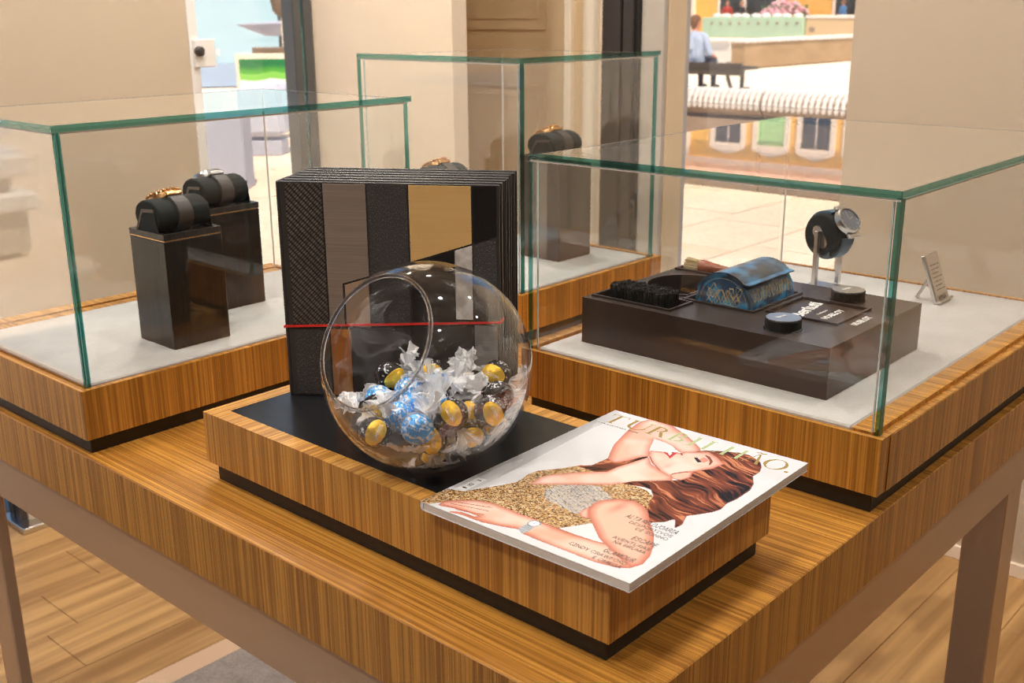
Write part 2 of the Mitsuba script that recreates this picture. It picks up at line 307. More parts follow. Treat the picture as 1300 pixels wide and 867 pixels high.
# ------------------------------------------------------------------ riser
PX, PY, PR, PT = 0.5636, 0.2553, 0.0221, 0.0815
t = thing('display_riser', 'low walnut riser block with black inlay carrying books, bowl and magazine', 'riser')
part('wooden_block', unman(mbox(0, PX, 0, PY, PR, PT) - mbox(.0211, PX - .0211, .0211, PY - .0206, PT - .002, PT + 1)), 'wood_cross', t)
part('inlay', cbox(.0213, PX - .0213, .0213, PY - .0208, PT - .002, PT - 0.0002, 0.0002), 'inlay_black', t)
part('plinth', cbox(.0081, PX - .0081, .0081, PY - .0081, 0, PR, 0.0005), 'dark_base', t)

# ------------------------------------------------------------------ books
KA = 0.5619; KO = np.array([0.0288, 0.0973, PT]); KW, KH, KD = 0.2489, 0.2479, 0.1103
KM = frame(KO, (math.cos(KA), math.sin(KA), 0), (-math.sin(KA), math.cos(KA), 0), (0, 0, 1))   # x along the cover, y into the stack, z up
pr('book_black', (0.040, 0.036, 0.035), 0.34)
pr('book_pages', proc(lambda p, n, uv: mix((0.010, 0.008, 0.007), (0.035, 0.027, 0.023), noise((p.y * math.cos(KA) - p.x * math.sin(KA)) * 2600, p.z * 12))), 0.55)
def bp(p): return p.x * math.cos(KA) + p.y * math.sin(KA), p.z
def carbon(p, n, uv):
    a, b = bp(p); u, v = a * 250, b * 250
    u2, v2 = u + v, u - v
    c = cell_rand(dr.floor(u2 * 0.5), dr.floor(v2))
    k = u2 * 0.5 - dr.floor(u2 * 0.5); j = v2 - dr.floor(v2)
    h = dr.sin(k * math.pi) * smoothstep(0.0, 0.3, dr.minimum(j, 1 - j))
    return mix((0.012, 0.011, 0.011), (0.17, 0.142, 0.125), h * (0.55 + 0.45 * c))
pr('carbon', proc(carbon), 0.35, specular=0.5)
def brushed(lo, hi):
    def fn(p, n, uv):
        a, b = bp(p); return mix(lo, hi, noise(b * 2600, a * 25) * 0.6 + noise(b * 700, a * 9) * 0.4)
    return fn
pr('brushed_brown', proc(brushed((0.27, 0.215, 0.18), (0.41, 0.335, 0.285))), 0.32, 0.35)
pr('brushed_grey', proc(brushed((0.30, 0.29, 0.28), (0.46, 0.45, 0.44))), 0.35, 0.5)
pr('sparkle', proc(lambda p, n, uv: mix((0.042, 0.037, 0.036), (0.26, 0.24, 0.23), smoothstep(0.64, 0.95, noise(p.x * 1500, p.y * 1500, p.z * 1500)))), 0.45)
pr('gold_panel', proc(brushed((0.86, 0.54, 0.20), (0.93, 0.61, 0.245))), 0.34, 0.30)
pr('marble', proc(lambda p, n, uv: mix((0.50, 0.46, 0.42), (0.80, 0.77, 0.73), smoothstep(0.3, 0.7, fbm(p.x * 80, p.y * 80, p.z * 60)))), 0.3)
pr('copper_panel', (0.52, 0.20, 0.06), 0.35, 0.5)
pr('tan_panel', (0.48, 0.33, 0.23), 0.4, 0.3)
pr('red_band', (0.75, 0.03, 0.025), 0.5)
n_books = 6; BT = KD / n_books   # one book's thickness
def U(poly, h=0.0009): return poly, h
def front(pts, h=0.0010, y=0.0):
    m = extrude(sg.Polygon(np.array(pts) / 1000.0), h)
    return tf(m, KM @ np.array([[1, 0, 0, 0], [0, 0, -1, y], [0, 1, 0, 0], [0, 0, 0, 1.0]]))
say = ['front black hardcover book with carbon, brushed and gold inlays, first in the stack', 'second black hardcover book from the front of the standing stack', 'third black hardcover book from the front of the standing stack',
       'fourth black hardcover book from the front of the standing stack', 'fifth black hardcover book from the front of the standing stack', 'rearmost black hardcover book of the standing stack']
BOOKS = []
for i in range(n_books):
    b = thing('hardcover_book', say[i], 'book', 'hardcover books standing on the riser'); BOOKS.append(b)
    y0, y1 = i * BT + 0.0003, (i + 1) * BT - 0.0003; bd = 0.0031
    sk = 0.0012 * ((i * 7) % 3 - 1) if i else 0.0
    ms = []
    for (ya, yb) in ((y0, y0 + bd), (y1 - bd, y1)): ms.append(cbox(0.004 + sk, KW + sk, ya, yb, 0, KH, 0.0007))
    ms.append(cbox(0.0 + sk, 0.0042 + sk, y0, y1, 0, KH, 0.0012))
    part('hard_cover', tf(cat(*ms), KM), 'book_black', b)
    part('page_block', tf(cbox(0.0045 + sk, KW - 0.006 + sk, y0 + bd + .0001, y1 - bd - .0001, 0.004, KH - 0.0045, 0), KM), 'book_pages', b)
b0 = BOOKS[0]; F0 = 0.0004
def slope(a): return 161 + (a - 150) * (192 - 161) / 96.0
def inlay(name, pts, mat, text, h=0.0010):
    k = part(name, front(pts, h, F0), mat, b0); label(k, text)
band = lambda a: 83 + (a - 2) * 14 / 240.0
inlay('inlay_panel', [(11, 3), (52, 3), (52, 79), (11, 79)], 'sparkle', 'dark glittering lower panel')
inlay('inlay_panel', [(11, 86), (52, 86), (52, 246), (11, 246)], 'carbon', 'woven carbon fibre panel')
inlay('inlay_panel', [(54, 3), (71, 3), (71, 246), (54, 246)][0:0] or [(54, 86), (71, 86), (71, 135), (102, 144.5), (102, 246), (54, 246)], 'brushed_brown', 'brushed brown metal panel')
inlay('inlay_panel', [(73.5, 86), (101, 86), (101, 142), (73.5, 133.5)], 'tan_panel', 'tan leather panel')
inlay('inlay_panel', [(54, 3), (77, 3), (77, 82), (54, 82)], 'copper_panel', 'copper orange panel')
inlay('inlay_panel', [(79, 3), (148, 3), (148, 84), (79, 84)], 'book_black', None)
inlay('inlay_panel', [(104, 92), (148, 92), (148, 246), (104, 246)], 'sparkle', 'dark glittering panel')
inlay('inlay_panel', [(150, slope(150) + 1), (218.3, slope(218.3) + 1), (218.3, 246), (150, 246)], 'gold_panel', 'satin gold panel')
inlay('inlay_panel', [(220, slope(220) + 1), (245.5, slope(245.5) + 1), (245.5, 246), (220, 246)], 'black_gloss', 'glossy black panel')
inlay('inlay_panel', [(150, 96), (198, 96), (198, slope(198) - 1), (150, slope(150) - 1)], 'black_gloss', None)
inlay('inlay_panel', [(199.5, 99), (218.5, 99), (218.5, slope(218.5) - 1), (199.5, slope(199.5) - 1)], 'marble', 'pale stone panel')
inlay('inlay_panel', [(220, 99), (245.5, 99), (245.5, slope(245.5) - 1), (220, slope(220) - 1)], 'sparkle', 'dark glittering panel')
inlay('inlay_panel', [(220, 3), (245.5, 3), (245.5, 93), (220, 93)], 'brushed_grey', 'brushed grey metal panel')
inlay('inlay_panel', [(150, 3), (218.5, 3), (218.5, 90), (150, 90)], 'book_black', None)
bm = [(a, band(a) - 1.3) for a in (-1, 40, 100, 170, 250)]; bm2 = [(a, band(a) + 1.3) for a in (250, 170, 100, 40, -1)]
k = part('elastic_band', cat(front(bm + bm2, 0.0008, F0 - 0.0012), tf(cbox(-0.0012, -0.0002, -0.001, BT - .001, .0804, .083, 0), KM), tf(cbox(KW + .0002, KW + .0012, -0.001, BT - .001, band(249) / 1000 - .0013, band(249) / 1000 + .0013, 0), KM)), 'red_band', b0)
label(k, 'red elastic band')

# ------------------------------------------------------------------ glass bowl
BC = np.array([0.289, 0.071, 0.1785]); BR = 0.1015; OP = nrm([0.0183, -0.8515, 0.5241]); OA = math.radians(39.8)
BR0 = BR
def bowl_mesh(R, th0, n=96, m=120):
    e1 = nrm(np.cross(OP, [0, 0, 1])); e2 = np.cross(e1, OP)
    th = np.linspace(th0, math.pi, m); ph = np.arange(n) * 2 * np.pi / n
    d = (np.cos(th)[:, None, None] * OP + np.sin(th)[:, None, None] * (np.cos(ph)[None, :, None] * e1 + np.sin(ph)[None, :, None] * e2))
    v = (BC + R * d).reshape(-1, 3)
    zb = PT + 0.0006 + (BR0 - R)
    low = v[:, 2] < zb + 0.004
    v[:, 2] = np.where(v[:, 2] < zb + 0.004, zb + 0.004 * np.exp((v[:, 2] - zb - 0.004) / 0.004), v[:, 2])
    f = []
    i, j = np.meshgrid(np.arange(m - 1), np.arange(n), indexing='ij'); k = (j + 1) % n
    A, B, C, D = i * n + j, i * n + k, (i + 1) * n + k, (i + 1) * n + j
    f = np.vstack([np.stack([A, D, C], -1).reshape(-1, 3), np.stack([A, C, B], -1).reshape(-1, 3)])
    return tm(v, f)
bowl = thing('glass_bowl', 'clear round tilted glass bowl full of wrapped chocolates, before the books', 'bowl')
part('shell', bowl_mesh(BR, OA), 'bowl_glass', bowl, smooth=True)
e1 = nrm(np.cross(OP, [0, 0, 1])); e2 = np.cross(e1, OP)
an = np.linspace(0, 2 * np.pi, 121)[:-1]
def torus(ra, rb, off):
    cs = np.linspace(0, 2 * np.pi, 17)[:-1]; V = []
    for a in an:
        rd = math.cos(a) * e1 + math.sin(a) * e2
        rad = math.sin(OA) * rd + math.cos(OA) * OP           # along the wall normal
        tan = math.cos(OA) * rd - math.sin(OA) * OP
        for c in cs: V.append(BC + (BR - off) * rad + ra * math.cos(c) * rad + rb * math.sin(c) * tan)
    V = np.array(V); n = len(cs); m = len(an); f = []
    for i in range(m):
        for j in range(n):
            A, B, C, D = i * n + j, i * n + (j + 1) % n, ((i + 1) % m) * n + (j + 1) % n, ((i + 1) % m) * n + j
            f += [[A, B, C], [A, C, D]]
    M = tm(np.array(V), f)
    if M.volume < 0: M.faces = M.faces[:, ::-1]
    return M
k = part('rim', torus(0.0019, 0.0019, 0.0012), 'clear_glass', bowl, smooth=True); label(k, 'thick polished rim of the opening')

# ------------------------------------------------------------------ chocolates
pr('foil_vc', {'type': 'mesh_attribute', 'name': 'vertex_color'}, 0.3, 0.45)
pr('foil_gold', (0.98, 0.62, 0.07), 0.2, 0.55)
pr('print_white', (0.85, 0.83, 0.80), 0.45)
scene['film'] = {'type': 'blendbsdf', 'weight': 0.56, 'a': {'type': 'thindielectric', 'int_ior': 1.5}, 'b': {'type': 'twosided', 'b': {'type': 'principled', 'base_color': rgb((0.93, 0.93, 0.93)), 'roughness': 0.14, 'specular': 1.0}}}
ico = trimesh.creation.icosphere(4)
def sphere_noise(d, f, s): return meshkit.fbm(d * f + 10, 3, seed=s)
RC = 0.0150
def candy_body(kind, seed):
    d = np.array(ico.vertices); r = RC
    crease = np.abs(sphere_noise(d * [1, 1, 0.5], 5.0, seed) - 0.5)
    rr = r * (1 - 0.05 * np.exp(-(crease / 0.03) ** 2) + 0.035 * (sphere_noise(d, 3.0, seed + 9) - 0.5))
    rr *= 1 - 0.10 * np.abs(d[:, 2]) ** 3
    v = d * rr[:, None] * [1, 1, 1.06]
    w = sphere_noise(d * [1, 1, 2.0], 2.1, seed + 3); wt = (np.abs(w - 0.52) < 0.028)
    if kind == 'dark': base = np.array([0.022, 0.017, 0.015]); wt &= sphere_noise(d, 2.0, seed + 5) > 0.53
    else: base = np.array([0.085, 0.36, 0.80]); wt = (np.abs(w - 0.50) < 0.045)
    col = np.where(wt[:, None], [0.78, 0.79, 0.82], base * (0.75 + 0.5 * sphere_noise(d, 8, seed + 1))[:, None])
    return tm(v, ico.faces), col
def gold_cap(seed, half=0.88, asp=0.72):
    n, m = 14, 40; V, f = [], []
    for i in range(n + 1):
        th = i / n * half
        for j in range(m):
            a = 2 * np.pi * j / m; x, y = math.sin(th) * math.cos(a), math.sin(th) * math.sin(a) * asp
            d = nrm([math.sqrt(max(0.02, 1 - x * x - y * y)), y, x]); V.append(d)
    d = np.array(V)
    cr = np.abs(meshkit.fbm(d * [3, 9, 3] + seed, 3, seed=seed) - 0.5)
    rr = RC * 1.072 * (1 - 0.045 * np.exp(-(cr / 0.025) ** 2) + 0.055 * (meshkit.fbm(d * 6, 2, seed=seed + 2) - 0.5))
    rr *= 1 - 0.10 * np.abs(d[:, 2]) ** 3
    v = d * rr[:, None] * [1, 1, 1.06]
    for i in range(n):
        for j in range(m):
            k = (j + 1) % m; A, B, C, D = i * m + j, i * m + k, (i + 1) * m + k, (i + 1) * m + j
            f += [[A, D, C], [A, C, B]]
    return tm(v, f)
def cap_text(s, h, dz=0.0, dy=0.0):
    m = text(s, h, 0.0001); v = m.vertices - [m.vertices[:, 0].max() / 2, h / 2, 0]
    z, y = v[:, 0] + dz, v[:, 1] + dy; R = 1.095 * RC
    x = np.sqrt(np.maximum(1e-6, R * R - y * y - (z / 1.06) ** 2)) + v[:, 2]
    m.vertices = np.stack([x, -y, z], 1); return m
def fan(seed, L=0.019, W=0.55):
    g = np.random.default_rng(seed); n, m = 14, 64; ph = g.random(8) * 6
    t, sx = np.meshgrid(np.linspace(0, 1, n + 1), np.linspace(-1, 1, m + 1), indexing='ij')
    a = sx * (0.5 + W * t); rad = 0.0018 + L * t * (1 + 0.14 * np.sin(sx * 9 + ph[0]) + 0.05 * np.sin(sx * 31 + ph[5]))
    off = 0.0050 * t ** 0.8 * (np.sin(sx * 9 + ph[1] + 2 * t) + 0.55 * np.sin(sx * 21 + ph[2] + 5 * t) + 0.3 * np.sin(sx * 43 + ph[4] + 11 * t)) + 0.003 * np.sin(5 * t + ph[3])
    q = np.stack([sx * 6 + seed * 3.7, t * 9, 0 * t], -1); off = off + 0.0035 * t * (meshkit.fbm(q * 1.7, 3, seed=seed) - .5) * 2
    V = np.stack([rad * np.sin(a) * 0.95 + 0.003 * (1 - t) * sx, off, rad * np.cos(a)], -1).reshape(-1, 3)
    i, j = np.meshgrid(np.arange(n), np.arange(m), indexing='ij'); A = (i * (m + 1) + j).ravel()
    return tm(V, np.vstack([np.stack([A, A + 1, A + m + 2], 1), np.stack([A, A + m + 2, A + m + 1], 1)]))
# x, y, z, kind, gold cap turned towards (camera right, up) offset, twist axis in camera right/up, lettering
CANDY = [
 (0.2273,0.0769,0.1539,'dark',(0.55,-.25),(25,),'two', 'dark chocolate with two gold ovals, at the back left of the bowl'),
 (0.2511,0.1128,0.1533,'gold',(-.1,0),(0,),'', 'gold oval chocolate behind the bowl rim, centre back of the pile'),
 (0.2555,0.0765,0.1437,'blue',(0,0),(20,),'', 'blue chocolate right of the dark one, crossed by the bowl rim'),
 (0.2765,0.0977,0.1478,'blue',(0,0),(150,),'', 'blue chocolate half under white film, right of the rim'),
 (0.2825,0.1382,0.1423,'gold',(-.25,-.1),(100,),'', 'gold oval chocolate standing upright at the right back'),
 (0.3080,0.1483,0.1544,'gold',(-.3,.1),(-25,),'', 'gold oval chocolate highest at the right of the bowl'),
 (0.2904,0.0316,0.1386,'blue',(0,0),(190,),'', 'large blue chocolate at the front centre of the pile'),
 (0.3128,0.0567,0.1466,'blue',(0,0),(40,),'', 'blue chocolate behind the central gold one'),
 (0.3484,0.0444,0.1518,'gold',(-.1,.1),(-60,),'t', 'gold oval chocolate in the centre, above the dark ones'),
 (0.2866,0.0030,0.1304,'gold',(.12,0),(60,),'t', 'gold oval chocolate at the lower left against the glass'),
 (0.3299,0.0352,0.1256,'gold',(.0,-.2),(95,),'', 'dark chocolate with gold oval at the bottom front'),
 (0.3150,0.0515,0.1016,'gold',(.1,-.1),(200,),'', 'gold chocolate lowest in the bowl, against the front glass'),
 (0.3546,0.0618,0.1280,'gold',(0,-.2),(20,),'t', 'gold oval chocolate lying at the lower right with white lettering'),
 (0.3426,0.1038,0.1238,'gold',(.3,-.1),(30,),'', 'gold chocolate at the far lower right by the glass'),
 (0.2395,0.0508,0.1378,'blue',(0,0),(170,),'', 'pale blue chocolate at the left under clear film'),
 (0.3677,0.0740,0.1517,'gold',(.3,-.3),(120,),'', 'gold chocolate half hidden under film at the right'),
 (0.3335,0.0797,0.1383,'gold',(0,0),(80,),'', 'gold chocolate peeping out behind the central one'),
 (0.3497,0.1060,0.1528,'dark',(0,0),(10,),'', 'chocolate under a large white film fan at the right'),
 (0.2605,0.0294,0.1391,'gold',(-.3,-.3),(175,),'', 'gold chocolate under the lower rim of the opening'),
 (0.3362,0.0120,0.1436,'blue',(0,0),(250,),'', 'blue chocolate sunk between the front dark ones'),
 (0.3070,0.0920,0.1450,'dark',(0,0),(85,),'', 'dark chocolate in the middle under white film'),
 (0.3111,0.1214,0.1419,'dark',(0,0),(140,),'', 'dark chocolate in film between the two right gold ones'),
 (0.2800,0.0598,0.1393,'blue',(0,0),(35,),'', 'blue chocolate left of centre, wrapped in film'),
]
for i, (x, y, z, kind, tilt, (ax,), opt, say_) in enumerate(CANDY):
    o = np.array([x, y, z]); w = nrm(CAM - o); rt = nrm(np.cross([0, 0, 1], w)); up = np.cross(w, rt)
    a = math.radians(ax); tw = math.cos(a) * rt + math.sin(a) * up
    xf = nrm(w + tilt[0] * rt + tilt[1] * up); zf_ = nrm(tw - (tw @ xf) * xf); yf = np.cross(zf_, xf)
    M = frame(o, xf, yf, zf_)
    t = thing('chocolate', say_, 'chocolate', 'wrapped chocolates in the bowl')
    body, col = candy_body('blue' if kind == 'blue' else 'dark', 11 + 7 * i)
    part('foil', tf(body, M), 'foil_vc', t, smooth=True, color=col)
    if kind == 'gold' or opt == 'two':
        part('gold_oval', tf(gold_cap(5 + i), M), 'foil_gold', t, smooth=True)
        if opt == 'two': part('gold_oval', tf(gold_cap(55 + i, 0.7), M @ rot([0, 0, 1], 95)), 'foil_gold', t, smooth=True)
        else: part('lettering', tf(cat(cap_text('LINDOR', 0.0030, 0, -.0015)), M), 'print_white', t)
    for sgn in (1, -1):
        F = fan(100 + i * 2 + (sgn > 0), 0.020 + 0.006 * rng.random(), 0.55 + 0.3 * rng.random())
        Fm = np.eye(4); Fm[2, 3] = 0.0142
        if sgn < 0: Fm = rot([1, 0, 0], 180) @ Fm
        Fm = Fm @ rot([0, 0, 1], float(rng.random() * 180)) @ rot([1, 0, 0], float(rng.random() * 40 - 20))
        G = tf(F, M @ Fm); v = G.vertices - BC; L = np.linalg.norm(v, axis=1); lim = BR - 0.0035
        v *= np.minimum(1, lim / L)[:, None]; v = v + BC; v[:, 2] = np.maximum(v[:, 2], PT + 0.006); G.vertices = v
        part('film_twist', G, 'film', t, smooth=True)

# ------------------------------------------------------------------ magazine
MA = 0.0196; MO = np.array([0.3639, -0.0135, 0.0]); MW, MH, MZ = 0.225, 0.2971, 0.0903
MM = frame(MO, (math.cos(MA), math.sin(MA), 0), (-math.sin(MA), math.cos(MA), 0), (0, 0, 1))
ART = {"dress":[[1,1],[-1,20],[2,34],[16,39],[23,52],[33,70],[40,85],[38,105],[40,90],[37,106],[39,118],[52,136],[62,155],[72,157],[90,160],[114,149],[115,146],[128,148],[142,146],[153,139],[162,124],[166,112],[158,87],[138,71],[142,63],[126,37],[108,36],[99,39],[78,36],[60,39],[43,34],[28,24],[21,20],[9,0]],"chest":[[52,90],[50,107],[53,118],[65,135],[90,158],[91,173],[100,210],[101,210],[111,199],[126,192],[142,188],[147,179],[120,150],[116,144],[115,147],[110,137],[81,113]],"raised":[[72,184],[66,196],[56,217],[51,235],[47,249],[44,262],[41,284],[44,296],[50,300],[74,296],[86,289],[98,283],[111,274],[126,263],[133,253],[123,243],[117,242],[101,250],[90,253],[79,254],[84,243],[88,234],[93,223],[98,214],[93,204],[89,191],[82,180]],"face":[[93,226],[105,232],[111,232],[115,239],[120,239],[120,245],[129,252],[138,260],[152,253],[164,243],[161,226],[154,216],[151,209],[156,197],[153,186],[144,185],[135,189],[125,193],[110,203],[99,214]],"hair":[[128,253],[134,261],[146,269],[162,277],[172,278],[179,275],[189,269],[195,260],[199,249],[199,236],[208,221],[212,207],[212,195],[212,182],[210,169],[212,156],[209,146],[203,136],[196,126],[202,109],[201,101],[192,116],[188,104],[180,96],[169,107],[159,125],[153,141],[144,151],[136,152],[116,146],[121,155],[147,179],[153,186],[156,197],[151,210],[154,215],[161,226],[164,243],[153,251],[140,256]],"hair2":[[60,151],[70,160],[71,172],[72,185],[76,193],[85,199],[97,214],[103,205],[97,172],[93,159],[82,151]],"arm":[[18,6],[16,13],[20,18],[27,25],[37,33],[51,38],[67,38],[86,37],[100,38],[108,36],[127,37],[148,37],[163,38],[173,40],[164,45],[148,59],[133,72],[125,82],[121,94],[122,103],[132,116],[146,122],[159,117],[168,109],[180,94],[193,80],[205,61],[212,46],[215,31],[211,20],[203,14],[183,10],[159,10],[132,10],[109,11],[103,15],[89,10],[71,5],[58,4],[47,4],[35,1],[36,3],[43,7],[58,8],[60,11],[47,11],[32,9],[21,5]],"upper":[[173,40],[164,45],[148,59],[133,72],[125,82],[121,94],[122,103],[132,116],[146,122],[159,117],[168,109],[180,94],[193,80],[205,61],[212,46],[215,31],[211,22],[196,28]],"pit":[[122,72],[121,88],[135,68],[128,66]],"bracelet":[[102,15],[102,25],[110,24],[110,12]],"lips":[[105,232],[111,232],[110,236],[115,238],[116,231],[117,223],[113,227]],"teeth":[[110,232],[110,236],[112,234],[113,229]],"lash":[[135,239],[137,240],[145,234],[143,232]],"lid":[[141,238],[142,245],[148,242],[148,235],[145,234]],"brow":[[140,251],[145,250],[153,242],[155,233],[151,242],[145,247]],"ear":[[139,190],[140,196],[146,206],[151,209],[156,197],[153,186],[145,184]],"white":[[79,254],[91,253],[102,250],[115,240],[105,234],[93,225],[91,228],[87,236]],"grey":[[1,136],[1,296],[16,288],[12,238],[19,113],[20,45],[1,41]],"barcode":[[6,41],[5,71],[15,72],[16,39]]}
def cover_art(nx, ny):
    gx, gy = np.meshgrid(np.linspace(0, 225, nx), np.linspace(0, 297, ny), indexing='xy')
    X, Y = gx.ravel(), gy.ravel(); P3 = np.stack([X, Y, 0 * X], 1)
    fb = lambda s, seed, o=3: meshkit.fbm(P3 * s, o, seed=seed)
    col = np.ones((len(X), 3)) * [0.80, 0.80, 0.815]
    S = lambda *c: np.array(lin(*c))
    def poly(n):
        q = sg.Polygon(ART[n]).buffer(0)
        return q.buffer(2.0).buffer(-2.0).buffer(0.6)
    def inside(q): return shapely.contains_xy(q, X, Y)
    def edge(q, m):
        d = np.zeros(len(X)); d[m] = shapely.distance(q.boundary, shapely.points(X[m], Y[m])); return d
    def paint(m, c): col[m] = c[m] if np.ndim(c) == 2 and len(c) == len(X) else c
    g = inside(poly('grey')); k = np.clip(1 - X / 45, 0, 1) * (0.6 + 0.4 * (fb([.05, .01, 1], 4) > .5))
    col = np.where(g[:, None], col * (1 - 0.42 * k[:, None]), col)
    def skin(n, q=None, seed=1, dark=(208, 126, 106), mid=(242, 192, 170), hi=(250, 222, 208), w=9.0):
        q = poly(n) if q is None else q; m = inside(q); d = edge(q, m)
        t = np.clip(d / w, 0, 1)[:, None]; f = fb([.03, .03, 1], seed)[:, None]
        c = S(*dark) * (1 - t) + S(*mid) * t; h = np.clip((f - .42) * 3, 0, 1) * t
        paint(m, c * (1 - h) + S(*hi) * h); return m
    def strands(n, q, seed, ang):
        m = inside(q); a = math.radians(ang)
        wx = X + 14 * (fb([.022, .022, 1], seed + 3) - .5) * 2; wy = Y + 14 * (fb([.022, .022, 1], seed + 4) - .5) * 2
        u, v = wx * math.cos(a) + wy * math.sin(a), -wx * math.sin(a) + wy * math.cos(a)
        s = meshkit.fbm(np.stack([u * .035, v * .42, 0 * u], 1), 3, seed=seed); s2 = meshkit.fbm(np.stack([u * .03, v * .09, 0 * u], 1), 2, seed=seed + 1)
        k = np.clip((s * .55 + s2 * .45 - .36) * 3.2, 0, 1)[:, None]
        c = S(22, 11, 11) * (1 - k) + S(158, 80, 50) * k; hl = np.clip((k - .80) * 4, 0, 1); c = c * (1 - hl) + S(222, 146, 104) * hl
        d = edge(q, m); c = np.where((d < 1.2)[:, None], c * .55 + S(150, 80, 60) * .45, c); paint(m, c)
    # dress of sequins
    q = poly('dress'); m = inside(q)
    s1 = meshkit.noise(np.stack([X * .75, Y * 1.3, 0 * X], 1), 21); s2 = meshkit.noise(np.stack([X * .9 + 40, Y * 1.5, 0 * X], 1), 22); s3 = fb([.05, .05, 1], 23)
    c = np.where((s1 < .36)[:, None], S(70, 52, 36), np.where((s1 < .60)[:, None], S(196, 140, 62), S(232, 206, 160)))
    c = np.where((s2 > .70)[:, None], S(250, 244, 236), c); c = np.where((s2 < .2)[:, None], S(120, 74, 30), c)
    ctr = np.exp(-(((X - 105) / 36) ** 2 + ((Y - 98) / 30) ** 2)); row = np.sin((Y + X * .45 + 5 * fb([.04, .04, 1], 25)) * 1.5)
    sil = (ctr + .5 * (s3 - .5) > .42)
    c2 = np.where((row > .72)[:, None], S(206, 152, 60), np.where((row < -.75)[:, None], S(88, 84, 86), S(240, 238, 236))); c2 = np.where((s2 < .3)[:, None], S(60, 58, 66), c2)
    c = np.where(sil[:, None], c2, c * [.86, .74, .56]); paint(m, c)
    strands('hair2', poly('hair2'), 31, 62)
    skin('raised', seed=2)
    q = poly('white'); m = inside(q); paint(m, np.array([0.80, 0.80, 0.815]))
    skin('chest', seed=3, w=7)
    # main hair, face
    strands('hair', poly('hair'), 41, -18)
    m = skin('face', seed=5, w=6)
    for n, cc in (('lid', (222, 150, 130)), ('lips', (200, 62, 70)), ('teeth', (238, 226, 222)), ('lash', (40, 28, 30)), ('brow', (150, 84, 64))):
        paint(inside(sg.Polygon(ART[n]).buffer(0.7)), S(*cc))
    skin('ear', seed=6, w=3, dark=(190, 100, 84))
    sh = np.exp(-(((X - 126) / 4) ** 2 + ((Y - 206) / 9) ** 2))[:, None] * .35; paint(m, col * (1 - sh) + S(200, 112, 96) * sh)
    paint(inside(sg.LineString([(119, 240), (122, 237)]).buffer(.8)), S(150, 80, 72))
    for a, b, c_ in (((139, 192), (146, 203), (150, 206)), ((100, 214), (112, 202), (126, 192))): paint(inside(sg.LineString([a, b, c_]).buffer(.5)), S(170, 88, 74))
    # near arm and hand
    qa = sg.Polygon(ART['arm']).buffer(0).buffer(.5); skin('arm', q=qa, seed=8, w=8, dark=(200, 108, 84), mid=(244, 186, 160), hi=(250, 216, 198))
    skin('pit', q=sg.Polygon(ART['pit']).buffer(0), seed=8, w=3)
    qu = poly('upper'); mu = inside(qu); du = edge(qu, mu); inner = mu & (X < 160)
    t = np.clip(du / 9, 0, 1)[:, None]; cu = S(202, 114, 92) * (1 - t) + S(246, 196, 172) * t
    sh = np.exp(-(((X - 142) / 5) ** 2 + ((Y - 104) / 14) ** 2))[:, None] * .55
    paint(mu, cu * (1 - sh) + S(196, 112, 92) * sh)
    for a, b in (((21, 8), (48, 12)), ((24, 14), (60, 24)), ((36, 8), (62, 16)), ((28, 20), (58, 31))):
        paint(inside(sg.LineString([a, b]).buffer(.45)), S(190, 92, 72))
    paint(inside(sg.Polygon(ART['bracelet']).buffer(1)), S(196, 200, 206)); st = inside(sg.Polygon(ART['bracelet']).buffer(1)) & (np.sin(Y * 2.6) > .4); paint(st, S(128, 134, 142))
    dl = (X - 105.5) ** 2 + (Y - 31) ** 2; paint(dl < 36, S(150, 156, 164)); paint(dl < 22, S(244, 246, 248)); paint((abs(X - 105.5) < .3) & (Y > 30) & (Y < 34), S(60, 60, 60))
    q = sg.Polygon(ART['barcode']); paint(inside(q), S(246, 246, 246))
    bars = inside(sg.box(8.0, 45, 13.5, 67)) & (meshkit.noise(np.stack([0 * X, Y * 1.15, 0 * X], 1), 77) > .46) & ~((Y > 57) & (Y < 60)); paint(bars, S(30, 28, 28))
    return gx / 1000, gy / 1000, col * 0.80
nx, ny = 451, 595
gx, gy, ccol = cover_art(nx, ny)
V = np.stack([gx.ravel(), gy.ravel(), np.full(gx.size, MZ)], 1)
i, j = np.meshgrid(np.arange(ny - 1), np.arange(nx - 1), indexing='ij'); A = i * nx + j
F = np.vstack([np.stack([A, A + 1, A + nx + 1], -1).reshape(-1, 3), np.stack([A, A + nx + 1, A + nx], -1).reshape(-1, 3)])
pr('cover_print', {'type': 'mesh_attribute', 'name': 'vertex_color'}, 0.3, specular=0.35)
mag = thing('magazine', 'glossy fashion magazine with woman in gold sequin dress, overhanging the riser corner', 'magazine')
part('front_cover', tf(tm(V, F), MM), 'cover_print', mag, smooth=True, color=ccol)
# body: rounded spine at x = 0
a = np.linspace(math.pi / 2, math.pi * 1.5, 12); zc, rr = (MZ + PT + .0006) / 2, (MZ - PT - .0006) / 2
prof = sg.Polygon([(0.0032 + .0032 * math.cos(t), zc + rr * math.sin(t)) for t in a] + [(0.05, PT + .0006), (0.05, PT + .0012), (0.0036, PT + .0014), (0.0036, MZ - .0007), (0.05, MZ - .0006), (0.05, MZ - .0002)])
rotM = np.array([[1, 0, 0, 0], [0, 0, -1, MH], [0, 1, 0, 0], [0, 0, 0, 1.0]])
k = part('spine_cover', tf(extrude(prof, MH), MM @ rotM), 'mag_white', mag); label(k, 'white wrap of the spine')
part('page_block', tf(cbox(0.0040, MW - .0006, .0004, MH - .0004, PT + .0013, MZ - .0006, 0), MM), 'page_edge', mag)
part('back_cover', tf(cbox(0.02, MW, 0, MH, PT + .0006, PT + .0011, 0), MM), 'mag_white', mag)
